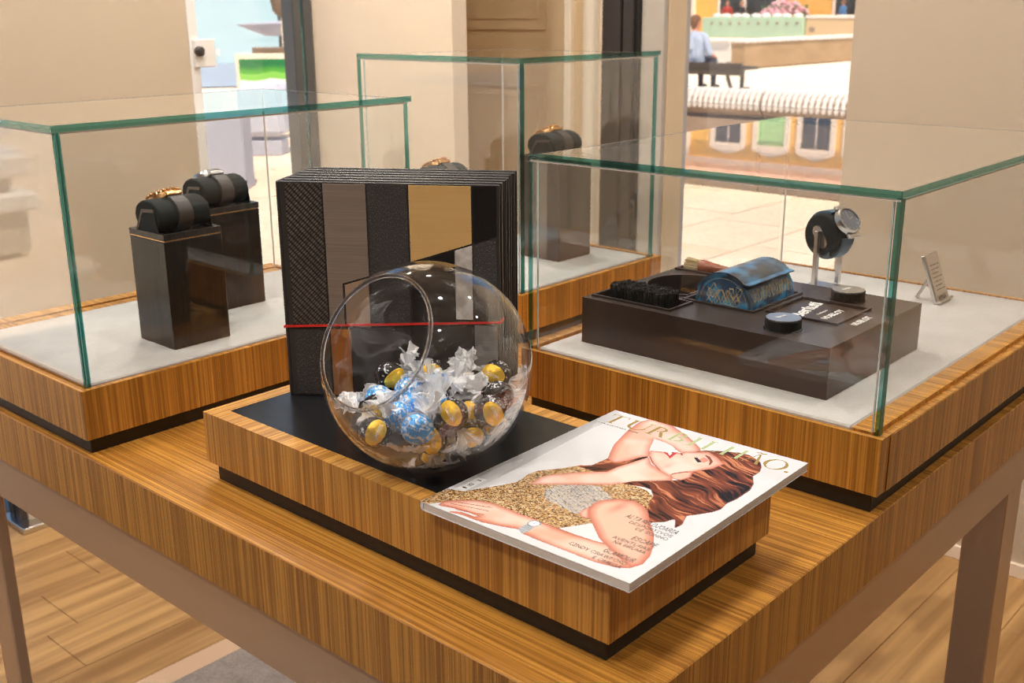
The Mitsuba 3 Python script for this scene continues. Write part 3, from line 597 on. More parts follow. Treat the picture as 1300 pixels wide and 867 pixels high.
# title: thick stems and hairlines
pr('title_gold', (0.36, 0.235, 0.07), 0.4, 0.2); pr('title_green', (0.40, 0.46, 0.24), 0.4)
def bar(x0, x1, y0, y1): return sg.box(x0, y0, x1, y1)
def ellipse(cx, cy, rx, ry, n=48): return sg.Polygon([(cx + rx * math.cos(t), cy + ry * math.sin(t)) for t in np.linspace(0, 2 * math.pi, n, endpoint=False)])
def bowl_(x, y0, y1, w, th):          # right-hand half bowl, thick in the middle
    cy, ry = (y0 + y1) / 2, (y1 - y0) / 2
    o = ellipse(x, cy, w, ry).intersection(bar(x, x + 99, y0, y1)); i_ = ellipse(x, cy, w - th, ry - .6).intersection(bar(x - 1, x + 99, y0, y1)); return o.difference(i_)
y0, y1, hs, st = 262.0, 286.5, 0.55, 3.4
letters = []
Tt = shapely.union_all([bar(15.2, 15.2 + st, y0, y1), bar(7, 28, y1 - hs, y1), sg.Polygon([(7, y1), (8.6, y1), (7.4, y1 - 5), (7, y1 - 5)]), sg.Polygon([(28, y1), (26.4, y1), (27.6, y1 - 5), (28, y1 - 5)]), bar(13, 21, y0, y0 + hs)]); letters.append((Tt, 0))
Uo = ellipse(46, y0 + 9, 10.5, 9).intersection(bar(0, 99, y0, y0 + 9)).difference(ellipse(47.2, y0 + 9.4, 8.0, 8.0)); letters.append((shapely.union_all([Uo, bar(35.5, 35.5 + st, y0 + 9, y1), bar(55.4, 55.4 + hs + .2, y0 + 9, y1), bar(33, 42, y1 - hs, y1), bar(52.5, 59, y1 - hs, y1)]), 0))
letters.append((shapely.union_all([bar(63.5, 63.5 + st, y0, y1), bowl_(66.5, y0 + 11.5, y1, 11, 3.4), sg.Polygon([(72, y0 + 12), (75.5, y0 + 12), (82.5, y0), (78.5, y0)]), bar(61.5, 69.5, y0, y0 + hs)]), 0))
letters.append((shapely.union_all([bar(89.0, 89 + st, y0, y1), bowl_(92, y0 + 12, y1, 9, 3.0), bowl_(92, y0, y0 + 12.6, 11.5, 3.4), bar(87, 94, y0, y0 + hs), bar(87, 94, y1 - hs, y1)]), 1))
letters.append((shapely.union_all([bar(112, 112 + st, y0, y1), bar(110, 117.5, y0, y0 + hs), bar(110, 117.5, y1 - hs, y1)]), 1))
letters.append((shapely.union_all([bar(127.5, 127.5 + st, y0, y1), bar(125.5, 133, y1 - hs, y1), bar(125.5, 142, y0, y0 + hs), sg.Polygon([(142, y0), (142.6, y0 + 6), (141.4, y0 + 2), (139, y0)])]), 1))
letters.append((shapely.union_all([bar(148.5, 148.5 + st, y0, y1), bar(164, 164 + st, y0, y1), bar(151, 165, (y0 + y1) / 2 - .3, (y0 + y1) / 2 + .3), bar(146.5, 154, y0, y0 + hs), bar(162, 169.5, y0, y0 + hs)]), 1))
til = sg.LineString([(176, y1 + 2.2), (178.5, y1 + 4), (181.5, y1 + 2.6), (184.5, y1 + 4.4)]).buffer(.7)
letters.append((shapely.union_all([sg.Polygon([(180, y1), (181.6, y1), (189.8, y0), (186, y0)]), sg.Polygon([(180, y1), (180.6, y1), (173.2, y0), (172.6, y0)]), bar(175, 186, y0 + 8, y0 + 8.5), til, bar(171, 175.5, y0, y0 + hs)]), 0))
letters.append((ellipse(203, 274.2, 11.5, 12.6).difference(ellipse(203, 274.2, 8.2, 12.0)), 0)); letters.append((ellipse(218.6, 264.2, 1.9, 1.9), 0))
def print_poly(q, h=0.00012):
    gs = getattr(q, 'geoms', [q]); m = cat(*[extrude(x, h * 1000) for x in gs if x.area > 1e-3]); m.apply_scale(0.001); return tf(mv(m, 0, 0, MZ + 0.00002), MM)
for q, gcol in letters: part('title_letter', print_poly(q), 'title_green' if gcol else 'title_gold', mag)
def line(s, xr, y, h, w, shear=0.0, mat='dark_print', x0=None):
    m = put_text(s, h / 1000, (xr / 1000, y / 1000, MZ + 0.00002), (1, 0, 0), (0, 1, 0), 0.00012, False, 1.0, shear, 'r', w / 1000)
    part('cover_line', tf(m, MM), mat, mag)
line('ALTA RELOJOARIA', 208, 90.5, 6.6, 51, 0.15); line('DESPORTIVOS', 208, 83, 4.6, 42); line('DE SONHO', 208, 76, 4.6, 31)
line('ESCAPE', 208, 60, 6.6, 24, 0.15); line('AVENTURAS', 207, 52, 4.6, 36); line('NA BRUMA', 207, 45.5, 4.6, 31)
line('GLAMOUR', 208, 28, 6.6, 29, 0.15); line('CINDY CRAWFORD', 206, 20.5, 4.6, 56); line('E OMEGA', 206, 13.5, 4.6, 27)
line('A ARTE DE VIVER O TEMPO', 57, 256, 1.7, 50)

# ------------------------------------------------------------------ watches
def ell(a, b, t): return np.array([a * math.cos(t), 0, b * math.sin(t)])
def strap_band(a, b, w, th, t0, t1, n=60):
    V, f = [], []
    for i in range(n + 1):
        t = t0 + (t1 - t0) * i / n; p = ell(a, b, t); nn = nrm([math.cos(t) / a, 0, math.sin(t) / b])
        for off, s in ((0.0002, -1), (0.0002, 1), (th, 0.92), (th, -0.92)): V.append(p + nn * off + np.array([0, s * w / 2, 0]))
    for i in range(n):
        for j in range(4):
            k = (j + 1) % 4; A, B, C, D = i * 4 + j, i * 4 + k, i * 4 + 4 + k, i * 4 + 4 + j; f += [[A, C, B], [A, D, C]]
    return tm(np.array(V), f)
def watch(text_, M, a, b, phi, metal, strap, dial, r=0.020, w=0.024, gems=False, sink=0.0012, group='wrist watches on display'):
    """M: cushion frame (axis y). phi: where on the cushion the case sits."""
    t = thing('wrist_watch', text_, 'watch', group)
    p = ell(a, b, phi); nn = nrm([math.cos(phi) / a, 0, math.sin(phi) / b]); tang = np.cross([0, 1, 0], nn)
    W = M @ frame(p + nn * sink, np.array([0, 1.0, 0]), -tang if False else np.cross(nn, [0, 1, 0]), nn)
    part('case', tf(lathe([(0, 0), (r * .9, 0), (r, .002), (r, .008), (r * .97, .0095), (r * .86, .0098), (r * .84, .0088), (0, .0088)], 56), W), metal, t, smooth=35)
    bz = [lathe([(r * .86, .0096), (r * .98, .0094), (r * .94, .0118), (r * .84, .0116), (r * .83, .0096)], 56)]
    for q in range(6):
        c = trimesh.creation.cylinder(r * .05, .0008, sections=12); bz.append(mv(c, r * .9 * math.cos(q * math.pi / 3), r * .9 * math.sin(q * math.pi / 3), .0119))
    if gems:
        for q in range(22):
            c = trimesh.creation.icosphere(1, r * .12); bz.append(mv(c, r * .95 * math.cos(q * .2856), r * .95 * math.sin(q * .2856), .0112))
    part('bezel', tf(cat(*bz), W), metal, t, smooth=30)
    part('dial', tf(mv(trimesh.creation.cylinder(r * .83, .0006, sections=48), 0, 0, .0093), W), dial, t)
    hands = cat(mv(cbox(-.0005, .0005, 0, r * .62, 0, .0003, 0), 0, 0, .0098), tf(mv(cbox(-.0006, .0006, 0, r * .45, 0, .0003, 0), 0, 0, .0098), rot([0, 0, 1], -62)), *[tf(cbox(-.0004, .0004, r * .62, r * .76, .0097, .0100, 0), rot([0, 0, 1], q * 30)) for q in range(12)])
    part('hands', tf(hands, W), 'steel', t)
    part('crown', tf(trimesh.creation.cylinder(.0026, .005, sections=16), W @ np.array([[0, 0, 1, r + .002], [0, 1, 0, 0], [-1, 0, 0, .0055], [0, 0, 0, 1.0]])), metal, t, smooth=30)
    lug = cat(*[mv(cbox(-w * .5, w * .5, s * (r + .002) - .0035, s * (r + .002) + .0035, .001, .0065, .0012), 0, 0, 0) for s in (1, -1)])
    part('lugs', tf(lug, W), metal, t)
    d = (r + .002) / ((a + b) / 2) * 0.92
    part('strap', tf(strap_band(a, b, w * .92, 0.0034, phi + d, phi + 2 * math.pi - d), M), strap, t, smooth=45)
    return t
def roll(a, b, L, n=48, bev=.004):
    pts = [(-L / 2, .86), (-L / 2 + bev * .4, .96), (-L / 2 + bev, 1.0), (L / 2 - bev, 1.0), (L / 2 - bev * .4, .96), (L / 2, .86)]
    V, f = [], []
    for y, s in pts:
        for k in range(n):
            t = 2 * math.pi * k / n; V.append([a * s * math.cos(t), y, b * s * math.sin(t)])
    for i in range(len(pts) - 1):
        for k in range(n):
            q = (k + 1) % n; A, B, C, D = i * n + k, i * n + q, (i + 1) * n + q, (i + 1) * n + k; f += [[A, B, C], [A, C, D]]
    V += [[0, -L / 2, 0], [0, L / 2, 0]]; m0, m1 = len(V) - 2, len(V) - 1; e = (len(pts) - 1) * n
    for k in range(n):
        q = (k + 1) % n; f += [[m0, q, k], [m1, e + k, e + q]]
    m = tm(np.array(V, float), f)
    if m.volume < 0: m.faces = m.faces[:, ::-1]
    return m
pr('dial_grey', (0.20, 0.22, 0.26), 0.25, 0.4); pr('dial_dark', (0.03, 0.03, 0.035), 0.25)
pr('strap_blue', (0.05, 0.09, 0.13), 0.45)
def stand_box(name_text, x0, x1, y0, y1, zb, zt, mat, watch_text, metal, gems, phi=2.2, lip='black_wood'):
    t = thing('watch_box', name_text, 'watch box', 'watch boxes in the glass cases')
    part('body', cbox(x0, x1, y0, y1, zb, zt - .0095, .0008), mat, t)
    k = part('inlay_line', cbox(x0 + .0008, x1 - .0008, y0 + .0008, y1 - .0008, zt - .0095, zt - .0080, 0), 'gold', t); label(k, 'thin gold line')
    lidm = unman(mbox(x0, x1, y0, y1, zt - .0080, zt) - mbox(x0 + .006, x1 - .006, y0 + .006, y1 - .006, zt - .004, zt + 1))
    part('tray', lidm, lip, t)
    cx, cy = (x0 + x1) / 2, (y0 + y1) / 2; a, b, L = .031, .0215, (y1 - y0) * .90
    Mc = frame((cx - .002, cy, zt - .004 + b + .0006), (1, 0, 0), (0, 1, 0), (0, 0, 1))
    part('cushion', tf(roll(a, b, L), Mc), 'black_velvet', t, smooth=40)
    for s in (-1, 1):
        yy = cy + s * (L / 2 + .0012)
        pth = [(cx - .027, zt - .003), (cx - .008, zt + .026), (cx + .020, zt + .028)]
        pl = sg.LineString(pth).buffer(.0022, cap_style=2, join_style=2)
        e_ = extrude(pl, .0025); part('bracket', tf(e_, np.array([[1, 0, 0, 0], [0, 0, -1, yy + .00125], [0, 1, 0, 0], [0, 0, 0, 1.0]])), 'brown_lacquer', t)
        fl = sg.Polygon(pth + [(cx + .026, zt - .003)]); e_ = extrude(fl, .0012)
        part('holder_side', tf(e_, np.array([[1, 0, 0, 0], [0, 0, -1, yy + .0006], [0, 1, 0, 0], [0, 0, 0, 1.0]])), 'black_velvet', t)
    watch(watch_text, Mc, a, b, phi, metal, 'strap_brown', 'dial_dark', r=.0225, gems=gems, sink=-.006)
pr('box_black', proc(lambda p, n, uv: mix((0.004, 0.004, 0.0035), (0.016, 0.014, 0.012), noise(p.x * 900 + p.y * 900, p.z * 900) * .5 + noise((p.x + p.y) * 300, p.z * 14) * .5)), 0.24, specular=0.4)
pr('box_brown', (0.085, 0.062, 0.050), 0.3)
stand_box('black watch box in front in the left glass case with gold line under its tray', -0.3105, -0.2265, 0.1045, 0.1905, 0.0817, 0.2345, 'box_black', 'rose gold watch on brown strap on the front black box in the left case', 'gold', True)
stand_box('black watch box further back in the left glass case, half hidden', -0.430, -0.3455, 0.249, 0.335, 0.0817, 0.2345, 'box_black', 'slim steel watch on brown strap on the rear black box in the left case', 'steel', False)
stand_box('tall brown watch box at the right in the tall back case', -0.262, -0.1725, 0.831, 0.921, 0.0817, 0.262, 'box_brown', 'jewelled rose gold watch on the tall brown box in the back case', 'gold', True, lip='brown_lacquer')
stand_box('brown watch box in the tall back case, mostly hidden behind the books', -0.398, -0.312, 0.690, 0.776, 0.0817, 0.208, 'box_brown', 'rose gold watch whose top just shows over the stack of books', 'gold', True, lip='brown_lacquer')

# ------------------------------------------------------------------ shoe care tray in the right case
ZB, ZT = 0.0868, 0.1475
BX0, BX1, BY0, BY1 = 0.1655, 0.5120, 0.4690, 0.7220
tray = thing('shoe_care_tray', 'large dark brown lacquered tray block with fitted recesses in the right case', 'tray')
M = mbox(BX0, BX1, BY0, BY1, ZB, ZT)
M = M - mbox(.174, .290, .484, .531, ZT - .012, 1) - mbox(.276, .373, .543, .664, ZT - .004, 1) - mbox(.386, .475, .560, .647, ZT - .003, 1) - mbox(.172, .262, .682, .711, ZT - .008, 1)
hole = m3.Manifold.cylinder(0.05, 0.055, 0.055, 64).translate([.238, .608, ZT - .034]) - mbox(.266, 1, 0, 2, -1, 1)
M = M - hole
for cx, cy in ((.4345, .5055), (.4335, .6775)): M = M - m3.Manifold.cylinder(0.05, 0.0225, 0.0225, 48).translate([cx, cy, ZT - .004])
part('body', unman(M), 'tray_brown', tray)
def rim(x0, x1, y0, y1, w=.0035, h=.0028):
    return unman(mbox(x0, x1, y0, y1, ZT - .001, ZT + h) - mbox(x0 + w, x1 - w, y0 + w, y1 - w, -1, 1))
for r_ in ((.171, .293, .481, .534), (.273, .376, .540, .667), (.383, .478, .557, .650), (.169, .265, .679, .714)): part('recess_rim', rim(*r_), 'tray_rim', tray)
hr = m3.Manifold.cylinder(0.0035, 0.058, 0.058, 72).translate([.238, .608, ZT - .001]) - m3.Manifold.cylinder(0.05, 0.055, 0.055, 72).translate([.238, .608, ZT - .02]) - mbox(.269, 1, 0, 2, -1, 1)
part('recess_rim', unman(hr + (mbox(.266, .2695, .565, .652, ZT - .001, ZT + .0025))), 'tray_rim', tray)
k = part('lettering', put_text('HUBLOT', .0085, (.4945, .573, ZT), (0, 1, 0), (-1, 0, 0), .0004, True, width=.045), 'white_print', tray); label(k, 'white lettering')
t = thing('name_card', 'dark brown name card with white lettering set in the tray', 'card')
part('card', cbox(.3868, .4742, .5608, .6462, ZT - .0028, ZT - .0008, .0004), 'brown_lacquer', t)
part('lettering', put_text('Berluti', .0155, (.4265, .546 + .02, ZT - .0008), (-.12, 1, 0), (-1, -.12, 0), .0005, True, width=.076), 'white_print', t)
part('lettering', put_text('Trading for', .0032, (.4370, .590, ZT - .0008), (0, 1, 0), (-1, 0, 0), .0004, width=.026), 'white_print', t)
part('lettering', put_text('HUBLOT', .0080, (.4540, .578, ZT - .0008), (0, 1, 0), (-1, 0, 0), .0004, True, width=.050), 'white_print', t)
# tins
pr('tin_lid', (0.55, 0.55, 0.56), 0.16, 0.9); pr('tin_side', (0.008, 0.008, 0.008), 0.5)
for cx, cy, tx in ((.4345, .5055, 'round black polish tin with silver lid at the front corner of the tray'), (.4335, .6775, 'round black polish tin with dull silver lid before the watch stand')):
    t = thing('polish_tin', tx, 'tin', 'polish tins on the tray')
    z = ZT - .0038
    part('base', mv(lathe([(0, 0), (.0212, 0), (.0215, .0008), (.0215, .0045), (0, .0045)], 48), cx, cy, z), 'steel', t, smooth=35)
    part('lid_side', mv(lathe([(0, .0047), (.0212, .0047), (.0212, .0165), (.0206, .0172), (0, .0172)], 48), cx, cy, z), 'tin_side', t, smooth=35)
    part('lid_top', mv(lathe([(0, .0173), (.0196, .0173), (.0202, .0176), (.0200, .0180), (0, .0180)], 48), cx, cy, z), 'tin_lid', t, smooth=35)
    part('lettering', put_text('Berluti', .0042, (cx - .001, cy, z + .0181), (.2, 1, 0), (-1, .2, 0), .0003, True, align='c', width=.016), 'white_print', t)
# big black brush, bristles up
t = thing('shoe_brush', 'oval black shoe brush lying bristles up in the front tray recess', 'brush')
def stadium(cx, cy, L, W): return sg.LineString([(cx - L / 2 + W / 2, cy), (cx + L / 2 - W / 2, cy)]).buffer(W / 2)
part('wooden_back', mv(extrude(stadium(.2355, .5085, .096, .036), .009), 0, 0, ZT - .0119), 'black_gloss', t)
pr('bristle_black', proc(lambda p, n, uv: mix((0.010, 0.009, 0.008), (0.10, 0.085, 0.065), smoothstep(0.45, 0.9, noise(p.x * 700, p.y * 700, p.z * 120)) * smoothstep(ZT + .008, ZT + .016, p.z))), 0.8)
rb = np.random.default_rng(5); V, f = [], []; q = stadium(.2355, .5085, .098, .037)
pts = np.stack([rb.uniform(.186, .286, 5200), rb.uniform(.489, .528, 5200)], 1); pts = pts[shapely.contains_xy(q, pts[:, 0], pts[:, 1])]
for (x, y) in pts:
    h = ZT + .0165 + .0012 * rb.normal() * .6 + .0012 * math.sin(x * 320); w = .0008; dx, dy = rb.normal(0, .0006, 2); a = rb.random() * 6.28
    b = len(V)
    for k in range(3): V.append([x + w * math.cos(a + k * 2.09), y + w * math.sin(a + k * 2.09), ZT - .003])
    for k in range(3): V.append([x + dx + w * .8 * math.cos(a + k * 2.09), y + dy + w * .8 * math.sin(a + k * 2.09), h])
    for k in range(3):
        l = (k + 1) % 3; f += [[b + k, b + l, b + 3 + l], [b + k, b + 3 + l, b + 3 + k]]
    f.append([b + 3, b + 4, b + 5])
k = part('bristles', tm(np.array(V), f), 'bristle_black', t); label(k, 'dense black bristles', None, None, 'stuff')
# dauber brush with pale bristles
t = thing('polish_brush', 'small polish brush with reddish wooden handle and pale bristles', 'brush')
ax = nrm((1, .06, 0)); Fm = frame((.177, .6955, ZT + .0055), np.array([0, 0, 1.0]), np.cross(ax, [0, 0, 1.0]), ax)
pr('handle_red', proc(lambda p, n, uv: mix((0.20, 0.055, 0.025), (0.40, 0.13, 0.06), noise(p.x * 60, p.y * 900, p.z * 900))), 0.3)
part('handle', tf(lathe([(0, .0235), (.0098, .024), (.0105, .027), (.0095, .034), (.0068, .052), (.0052, .068), (.0056, .080), (.004, .088), (0, .089)], 32), Fm), 'handle_red', t, smooth=40)
pr('bristle_pale', proc(lambda p, n, uv: mix((0.38, 0.27, 0.12), (0.80, 0.66, 0.42), noise(p.y * 1600, p.z * 1600, p.x * 30))), 0.7)
V, f = [], []
for i_ in range(420):
    rr_ = .0098 * math.sqrt(rb.random()); a = rb.random() * 6.283; x, y = rr_ * math.cos(a), rr_ * math.sin(a); b = len(V); z0 = .001 + .003 * rb.random(); sp = 1.12
    for k in range(3): V.append([x * .95 + .0006 * math.cos(a + k * 2.09), y * .95 + .0006 * math.sin(a + k * 2.09), .0245])
    for k in range(3): V.append([x * sp + .0006 * math.cos(a + k * 2.09), y * sp + .0006 * math.sin(a + k * 2.09), z0])
    for k in range(3):
        l = (k + 1) % 3; f += [[b + k, b + 3 + l, b + l], [b + k, b + 3 + k, b + 3 + l]]
    f.append([b + 3, b + 5, b + 4])
k = part('bristles', tf(tm(np.array(V), f), Fm), 'bristle_pale', t); label(k, 'pale straw bristles', None, None, 'stuff')
# blue patinated leather watch pouch
pou = thing('leather_pouch', 'half round blue patinated leather pouch with gold script in the tray', 'pouch')
def patina(p, n, uv):
    a = fbm(p.x * 42, p.y * 42, p.z * 42); b = smoothstep(0.35, 0.7, fbm(p.x * 90 + 5, p.y * 60, p.z * 90))
    return mix(mix((0.016, 0.06, 0.13), (0.03, 0.33, 0.62), smoothstep(0.36, 0.60, a)), (0.11, 0.12, 0.13), b * 0.35)
pr('blue_leather', proc(patina), 0.28, specular=0.6, clearcoat=0.3); pr('skylit_leather', proc(lambda p, n, uv: mix((0.035, 0.045, 0.06), (0.05, 0.17, 0.30), smoothstep(0.4, 0.7, fbm(p.x * 50, p.y * 30, p.z * 50)))), 0.2, specular=0.8); pr('gold_ink', (0.60, 0.47, 0.25), 0.45, 0.3)  # flap and piping leather: blue sky light mixed into the dark colour
cx, hw, hh, ya, yb, zp = .3285, .0395, .0415, .5465, .6600, ZT - .0038
def dome(s, t0=0.0, t1=math.pi, n=40): return [(cx + hw * s * math.cos(t), zp + .004 + hh * s * math.sin(t) ** .92 if 0 < t < math.pi else zp + .004) for t in np.linspace(t0, t1, n)]
def prism_y(poly, y0, y1): return tf(extrude(poly, y1 - y0), np.array([[1, 0, 0, 0], [0, 0, -1, y1], [0, 1, 0, 0], [0, 0, 0, 1.0]]))
part('body', prism_y(sg.Polygon(dome(.985) + [(cx - hw * .985, zp), (cx + hw * .985, zp)]), ya + .002, yb - .002), 'blue_leather', pou, smooth=35)
part('end_panel', prism_y(sg.Polygon(dome(.97) + [(cx - hw * .97, zp), (cx + hw * .97, zp)]), ya, ya + .0018), 'blue_leather', pou)
part('end_panel', prism_y(sg.Polygon(dome(.97) + [(cx - hw * .97, zp), (cx + hw * .97, zp)]), yb - .0018, yb), 'blue_leather', pou)
edge = dome(1.0, .0, math.pi, 50); inner_ = dome(.94, 0, math.pi, 50)[::-1]
part('piping', prism_y(sg.Polygon(edge + inner_).buffer(0), ya - .0012, ya + .0008), 'skylit_leather', pou)
t0, t1 = .80, 2.75
fl = dome(1.055, t0, t1, 40); tip = (fl[0][0] + .008, fl[0][1] - .0005)
part('flap', prism_y(sg.Polygon([tip] + fl + dome(1.005, t0, t1, 40)[::-1] + [(tip[0] - .001, tip[1] - .002)]).buffer(0), ya - .001, yb + .001), 'skylit_leather', pou, smooth=35)
st = []
for t_ in np.linspace(.10, math.pi - .1, 44):
    x, z = cx + hw * .86 * math.cos(t_), zp + .004 + hh * .86 * math.sin(t_) ** .92; st.append(mv(cbox(-.0006, .0006, -.0003, .0001, -.0003, .0003, 0), x, ya, z))
k = part('stitching', cat(*st), 'gold_ink', pou); label(k, 'row of pale stitches', None, None, 'stuff')
rs = np.random.default_rng(12); sc_ = []
for i_ in range(9):                     # script on the end panel
    x = cx - .024 + .048 * (i_ + .3) / 9; z = zp + .013 + .010 * rs.random(); pp = []
    for q_ in range(9): pp.append((x + .005 * math.sin(q_ * 1.9 + i_) + .0006 * q_, ya - .0001, min(z + .0105 * math.cos(q_ * 1.3 + i_ * 2), zp + .004 + hh * .8)))
    u_ = np.linspace(0, 8, 40); pp = np.array(pp); pp = np.stack([np.interp(u_, range(9), pp[:, c]) for c in range(3)], 1); sc_.append(tube(pp, .00035, 4))
part('gold_script', cat(*sc_), 'gold_ink', pou)
sc_ = []
for i_ in range(11):                    # script on the curved front
    y = ya + .008 + .094 * i_ / 10; pp = []
    for q_ in range(9):
        t_ = .12 + .48 * (.5 + .45 * math.cos(q_ * 1.5 + i_ * 2.2)); yy = y + .004 * math.sin(q_ * 1.1 + i_) + .0005 * q_
        pp.append((cx + hw * .99 * math.cos(t_), yy, zp + .0042 + hh * .99 * math.sin(t_) ** .92))
    u_ = np.linspace(0, 8, 30); pp = np.array(pp); pp = np.stack([np.interp(u_, range(9), pp[:, c]) for c in range(3)], 1); sc_.append(tube(pp, .0004, 4))
part('gold_script', cat(*sc_), 'gold_ink', pou)

# ------------------------------------------------------------------ watch on a two post stand
st_ = thing('watch_stand', 'steel watch stand with two posts holding a black roll, behind the tray', 'watch stand')
part('base_plate', cbox(.262, .345, .882, .935, .0868, .0985, .0008), 'steel', st_)
axd = nrm((.26, .966, 0)); rc = np.array([.2895, .915, .178]); RA = .0335
Mr = frame(rc, np.cross(axd, [0, 0, 1.0]), axd, np.array([0, 0, 1.0]))
hl = .0205
part('roll', tf(roll(RA, RA, 2 * hl, bev=.006), Mr), 'black_velvet', st_, smooth=40)
obl = sg.LineString([(-.006, .006), (.006, -.010)]).buffer(.0085)
for s in (-1, 1):
    e_ = extrude(obl, .0014); part('side_plate', tf(e_, Mr @ np.array([[1, 0, 0, 0], [0, 0, -1, s * (hl + .0007) + .0007], [0, 1, 0, 0], [0, 0, 0, 1.0]])), 'steel', st_)
    p_ = rc + axd * s * (hl + .0058); part('post', tf(cbox(-.0035, .0035, -.0035, .0035, .0984, rc[2] + .008, .0006), frame((p_[0], p_[1], 0), axd, np.cross([0, 0, 1], axd), (0, 0, 1))), 'steel', st_)
watch('steel watch with grey dial on dark blue strap, worn by the post stand roll', Mr, RA, RA, math.radians(38), 'steel', 'strap_blue', 'dial_grey', r=.0215, w=.024)

# ------------------------------------------------------------------ small sign on its prop
pr('sign_face', lin(176, 158, 140), 0.5)
t = thing('counter_sign', 'small silver information sign propped up at the back of the right case', 'sign')
Y0, Y1 = .952, 1.000; bx, tx_, zb_, zt_ = .4485, .4215, .0868, .156
dn = nrm((tx_ - bx, 0, zt_ - zb_)); nn = nrm(np.cross([0, 1, 0], dn)); nn = nn if nn[0] > 0 else -nn
Ms = frame((bx, (Y0 + Y1) / 2, zb_ + .001), (0, 1, 0), dn, np.cross([0, 1, 0], dn)); H_ = math.hypot(tx_ - bx, zt_ - zb_)
part('plate', tf(cbox(-.024, .024, 0, H_, -.006, 0, .0012), Ms), 'steel', t)
part('face', tf(cbox(-.021, .021, .013, H_ - .003, 0, .0008, .0002), Ms), 'sign_face', t)
for i_ in range(7): part('text_line', tf(cbox(-.016, .016 - .006 * ((i_ * 5) % 3) / 2, .019 + i_ * .0062, .0202 + i_ * .0062, .0008, .001, 0), Ms), 'dark_print', t)
part('lettering', tf(put_text('HUBLOT', .0052, (0, .0045, .0002), (1, 0, 0), (0, 1, 0), .0003, True, align='c', width=.026), Ms), 'dark_print', t)
part('foot', tf(cbox(-.024, .024, 0, .004, -.004, .006, .0008), Ms), 'steel', t)
part('prop', tube([(tx_ + .010, .976, .135), (.409, .972, .0874)], .0022, 10), 'steel', t, smooth=40)

# ------------------------------------------------------------------ outside the left facade: white seats that the left case mirrors
pr('counter_white', (0.85, 0.85, 0.86), 0.35)
for i_, (x0, x1, y0, y1) in enumerate(((-6.3, -5.3, -2.36, 0.1), (-8.6, -7.6, -3.3, -1.2))):
    t = thing('terrace_seat', ['white two tiered terrace seat mirrored in the left case pane, the nearer one', 'white two tiered terrace seat mirrored in the left case pane, the one further off'][i_], 'seat')
    part('base', cbox(x0, x1 - .06, y0 + .06, y1, FLOOR, -.60, .01), 'jamb_grey', t); part('lower_slab', cbox(x0, x1, y0, y1, -.599, -.49, .02), 'counter_white', t)
    part('riser', cbox(x0, x1 - .12, y0 + .12, y1, -.489, -.40, .01), 'jamb_grey', t); part('upper_slab', cbox(x0, x1 - .03, y0 + .03, y1, -.399, -.27, .02), 'counter_white', t)

# ------------------------------------------------------------------ the plaza outside
def pave(p, n, uv): return mix((0.62, 0.50, 0.38), (0.80, 0.70, 0.57), fbm(p.x * 1.3, p.y * 0.7) * 0.6 + noise(p.x * 40, p.y * 40) * 0.4)
pr('paving', proc(pave), 0.9)
struct('ground', cbox(-90, 60, -60, 110, FLOOR - 0.3, FLOOR - 0.03, 0), 'paving', 'pale stone paving of the plaza')
rp = np.random.default_rng(9)
pr('paving_b', proc(lambda p, n, uv: mix((0.66, 0.50, 0.37), (0.78, 0.63, 0.49), fbm(p.x * 2, p.y * 2))), 0.9)
x = -9.0
while x < 0.6:
    w_ = 0.62; y = 2.32 + rp.random() * .5 - .6
    while y < 12.5:
        l_ = .8 + .5 * rp.random(); ya_, yb_ = max(y, 2.32), y + l_ - .012
        if yb_ > ya_ + .1 and not (x < -6.5 and y > 9.5): part('paving_slab', cbox(x + .006, x + w_ - .006, ya_, yb_, FLOOR - .03, FLOOR - .001 + .004 * rp.random(), .004), 'paving' if rp.random() < .72 else 'paving_b', 'ground')
        y += l_
    x += w_
pr('bench_stone', proc(lambda p, n, uv: mix((0.24, 0.17, 0.125), (0.40, 0.30, 0.23), fbm(p.x * 5, p.z * 9, p.y * 5))), 0.85)
pr('dark_plank', (0.045, 0.035, 0.030), 0.5); pr('white_rib', (0.74, 0.72, 0.70), 0.6)
def ribbed(text_, x0, x1):
    t = thing('ribbed_bench', text_, 'bench', 'long benches on the plaza')
    part('stone_base', cbox(x0, x1, 6.86, 7.70, FLOOR, -.305, .01), 'bench_stone', t)
    n = int(round((x1 - x0) / .049)); ang = np.radians(np.linspace(200, -30, 40))       # each rib bends over the rolled front edge
    pp = np.stack([0 * ang, 6.935 + .100 * np.cos(ang), -.195 + .100 * np.sin(ang)], 1)
    m0 = tube(pp, .0125 + .0075 * np.abs(np.sin(np.linspace(0.0, 6 * math.pi, 40))), 8)
    part('roll_core', tf(trimesh.creation.cylinder(.092, x1 - x0 - .01, sections=32), trimesh.transformations.translation_matrix(((x0 + x1) / 2, 6.935, -.195)) @ rot([0, 1, 0], 90)), 'bench_stone', t, smooth=40)
    for i in range(n): part('rib', mv(m0, x0 + (i + .5) * (x1 - x0) / n, 0, 0), 'white_rib', t, smooth=40)
ribbed('long plaza bench with white ribbed seat, the one further left', -4.55, -3.155)
ribbed('long plaza bench with white ribbed seat, the one nearer the greige wall', -3.145, -1.2)
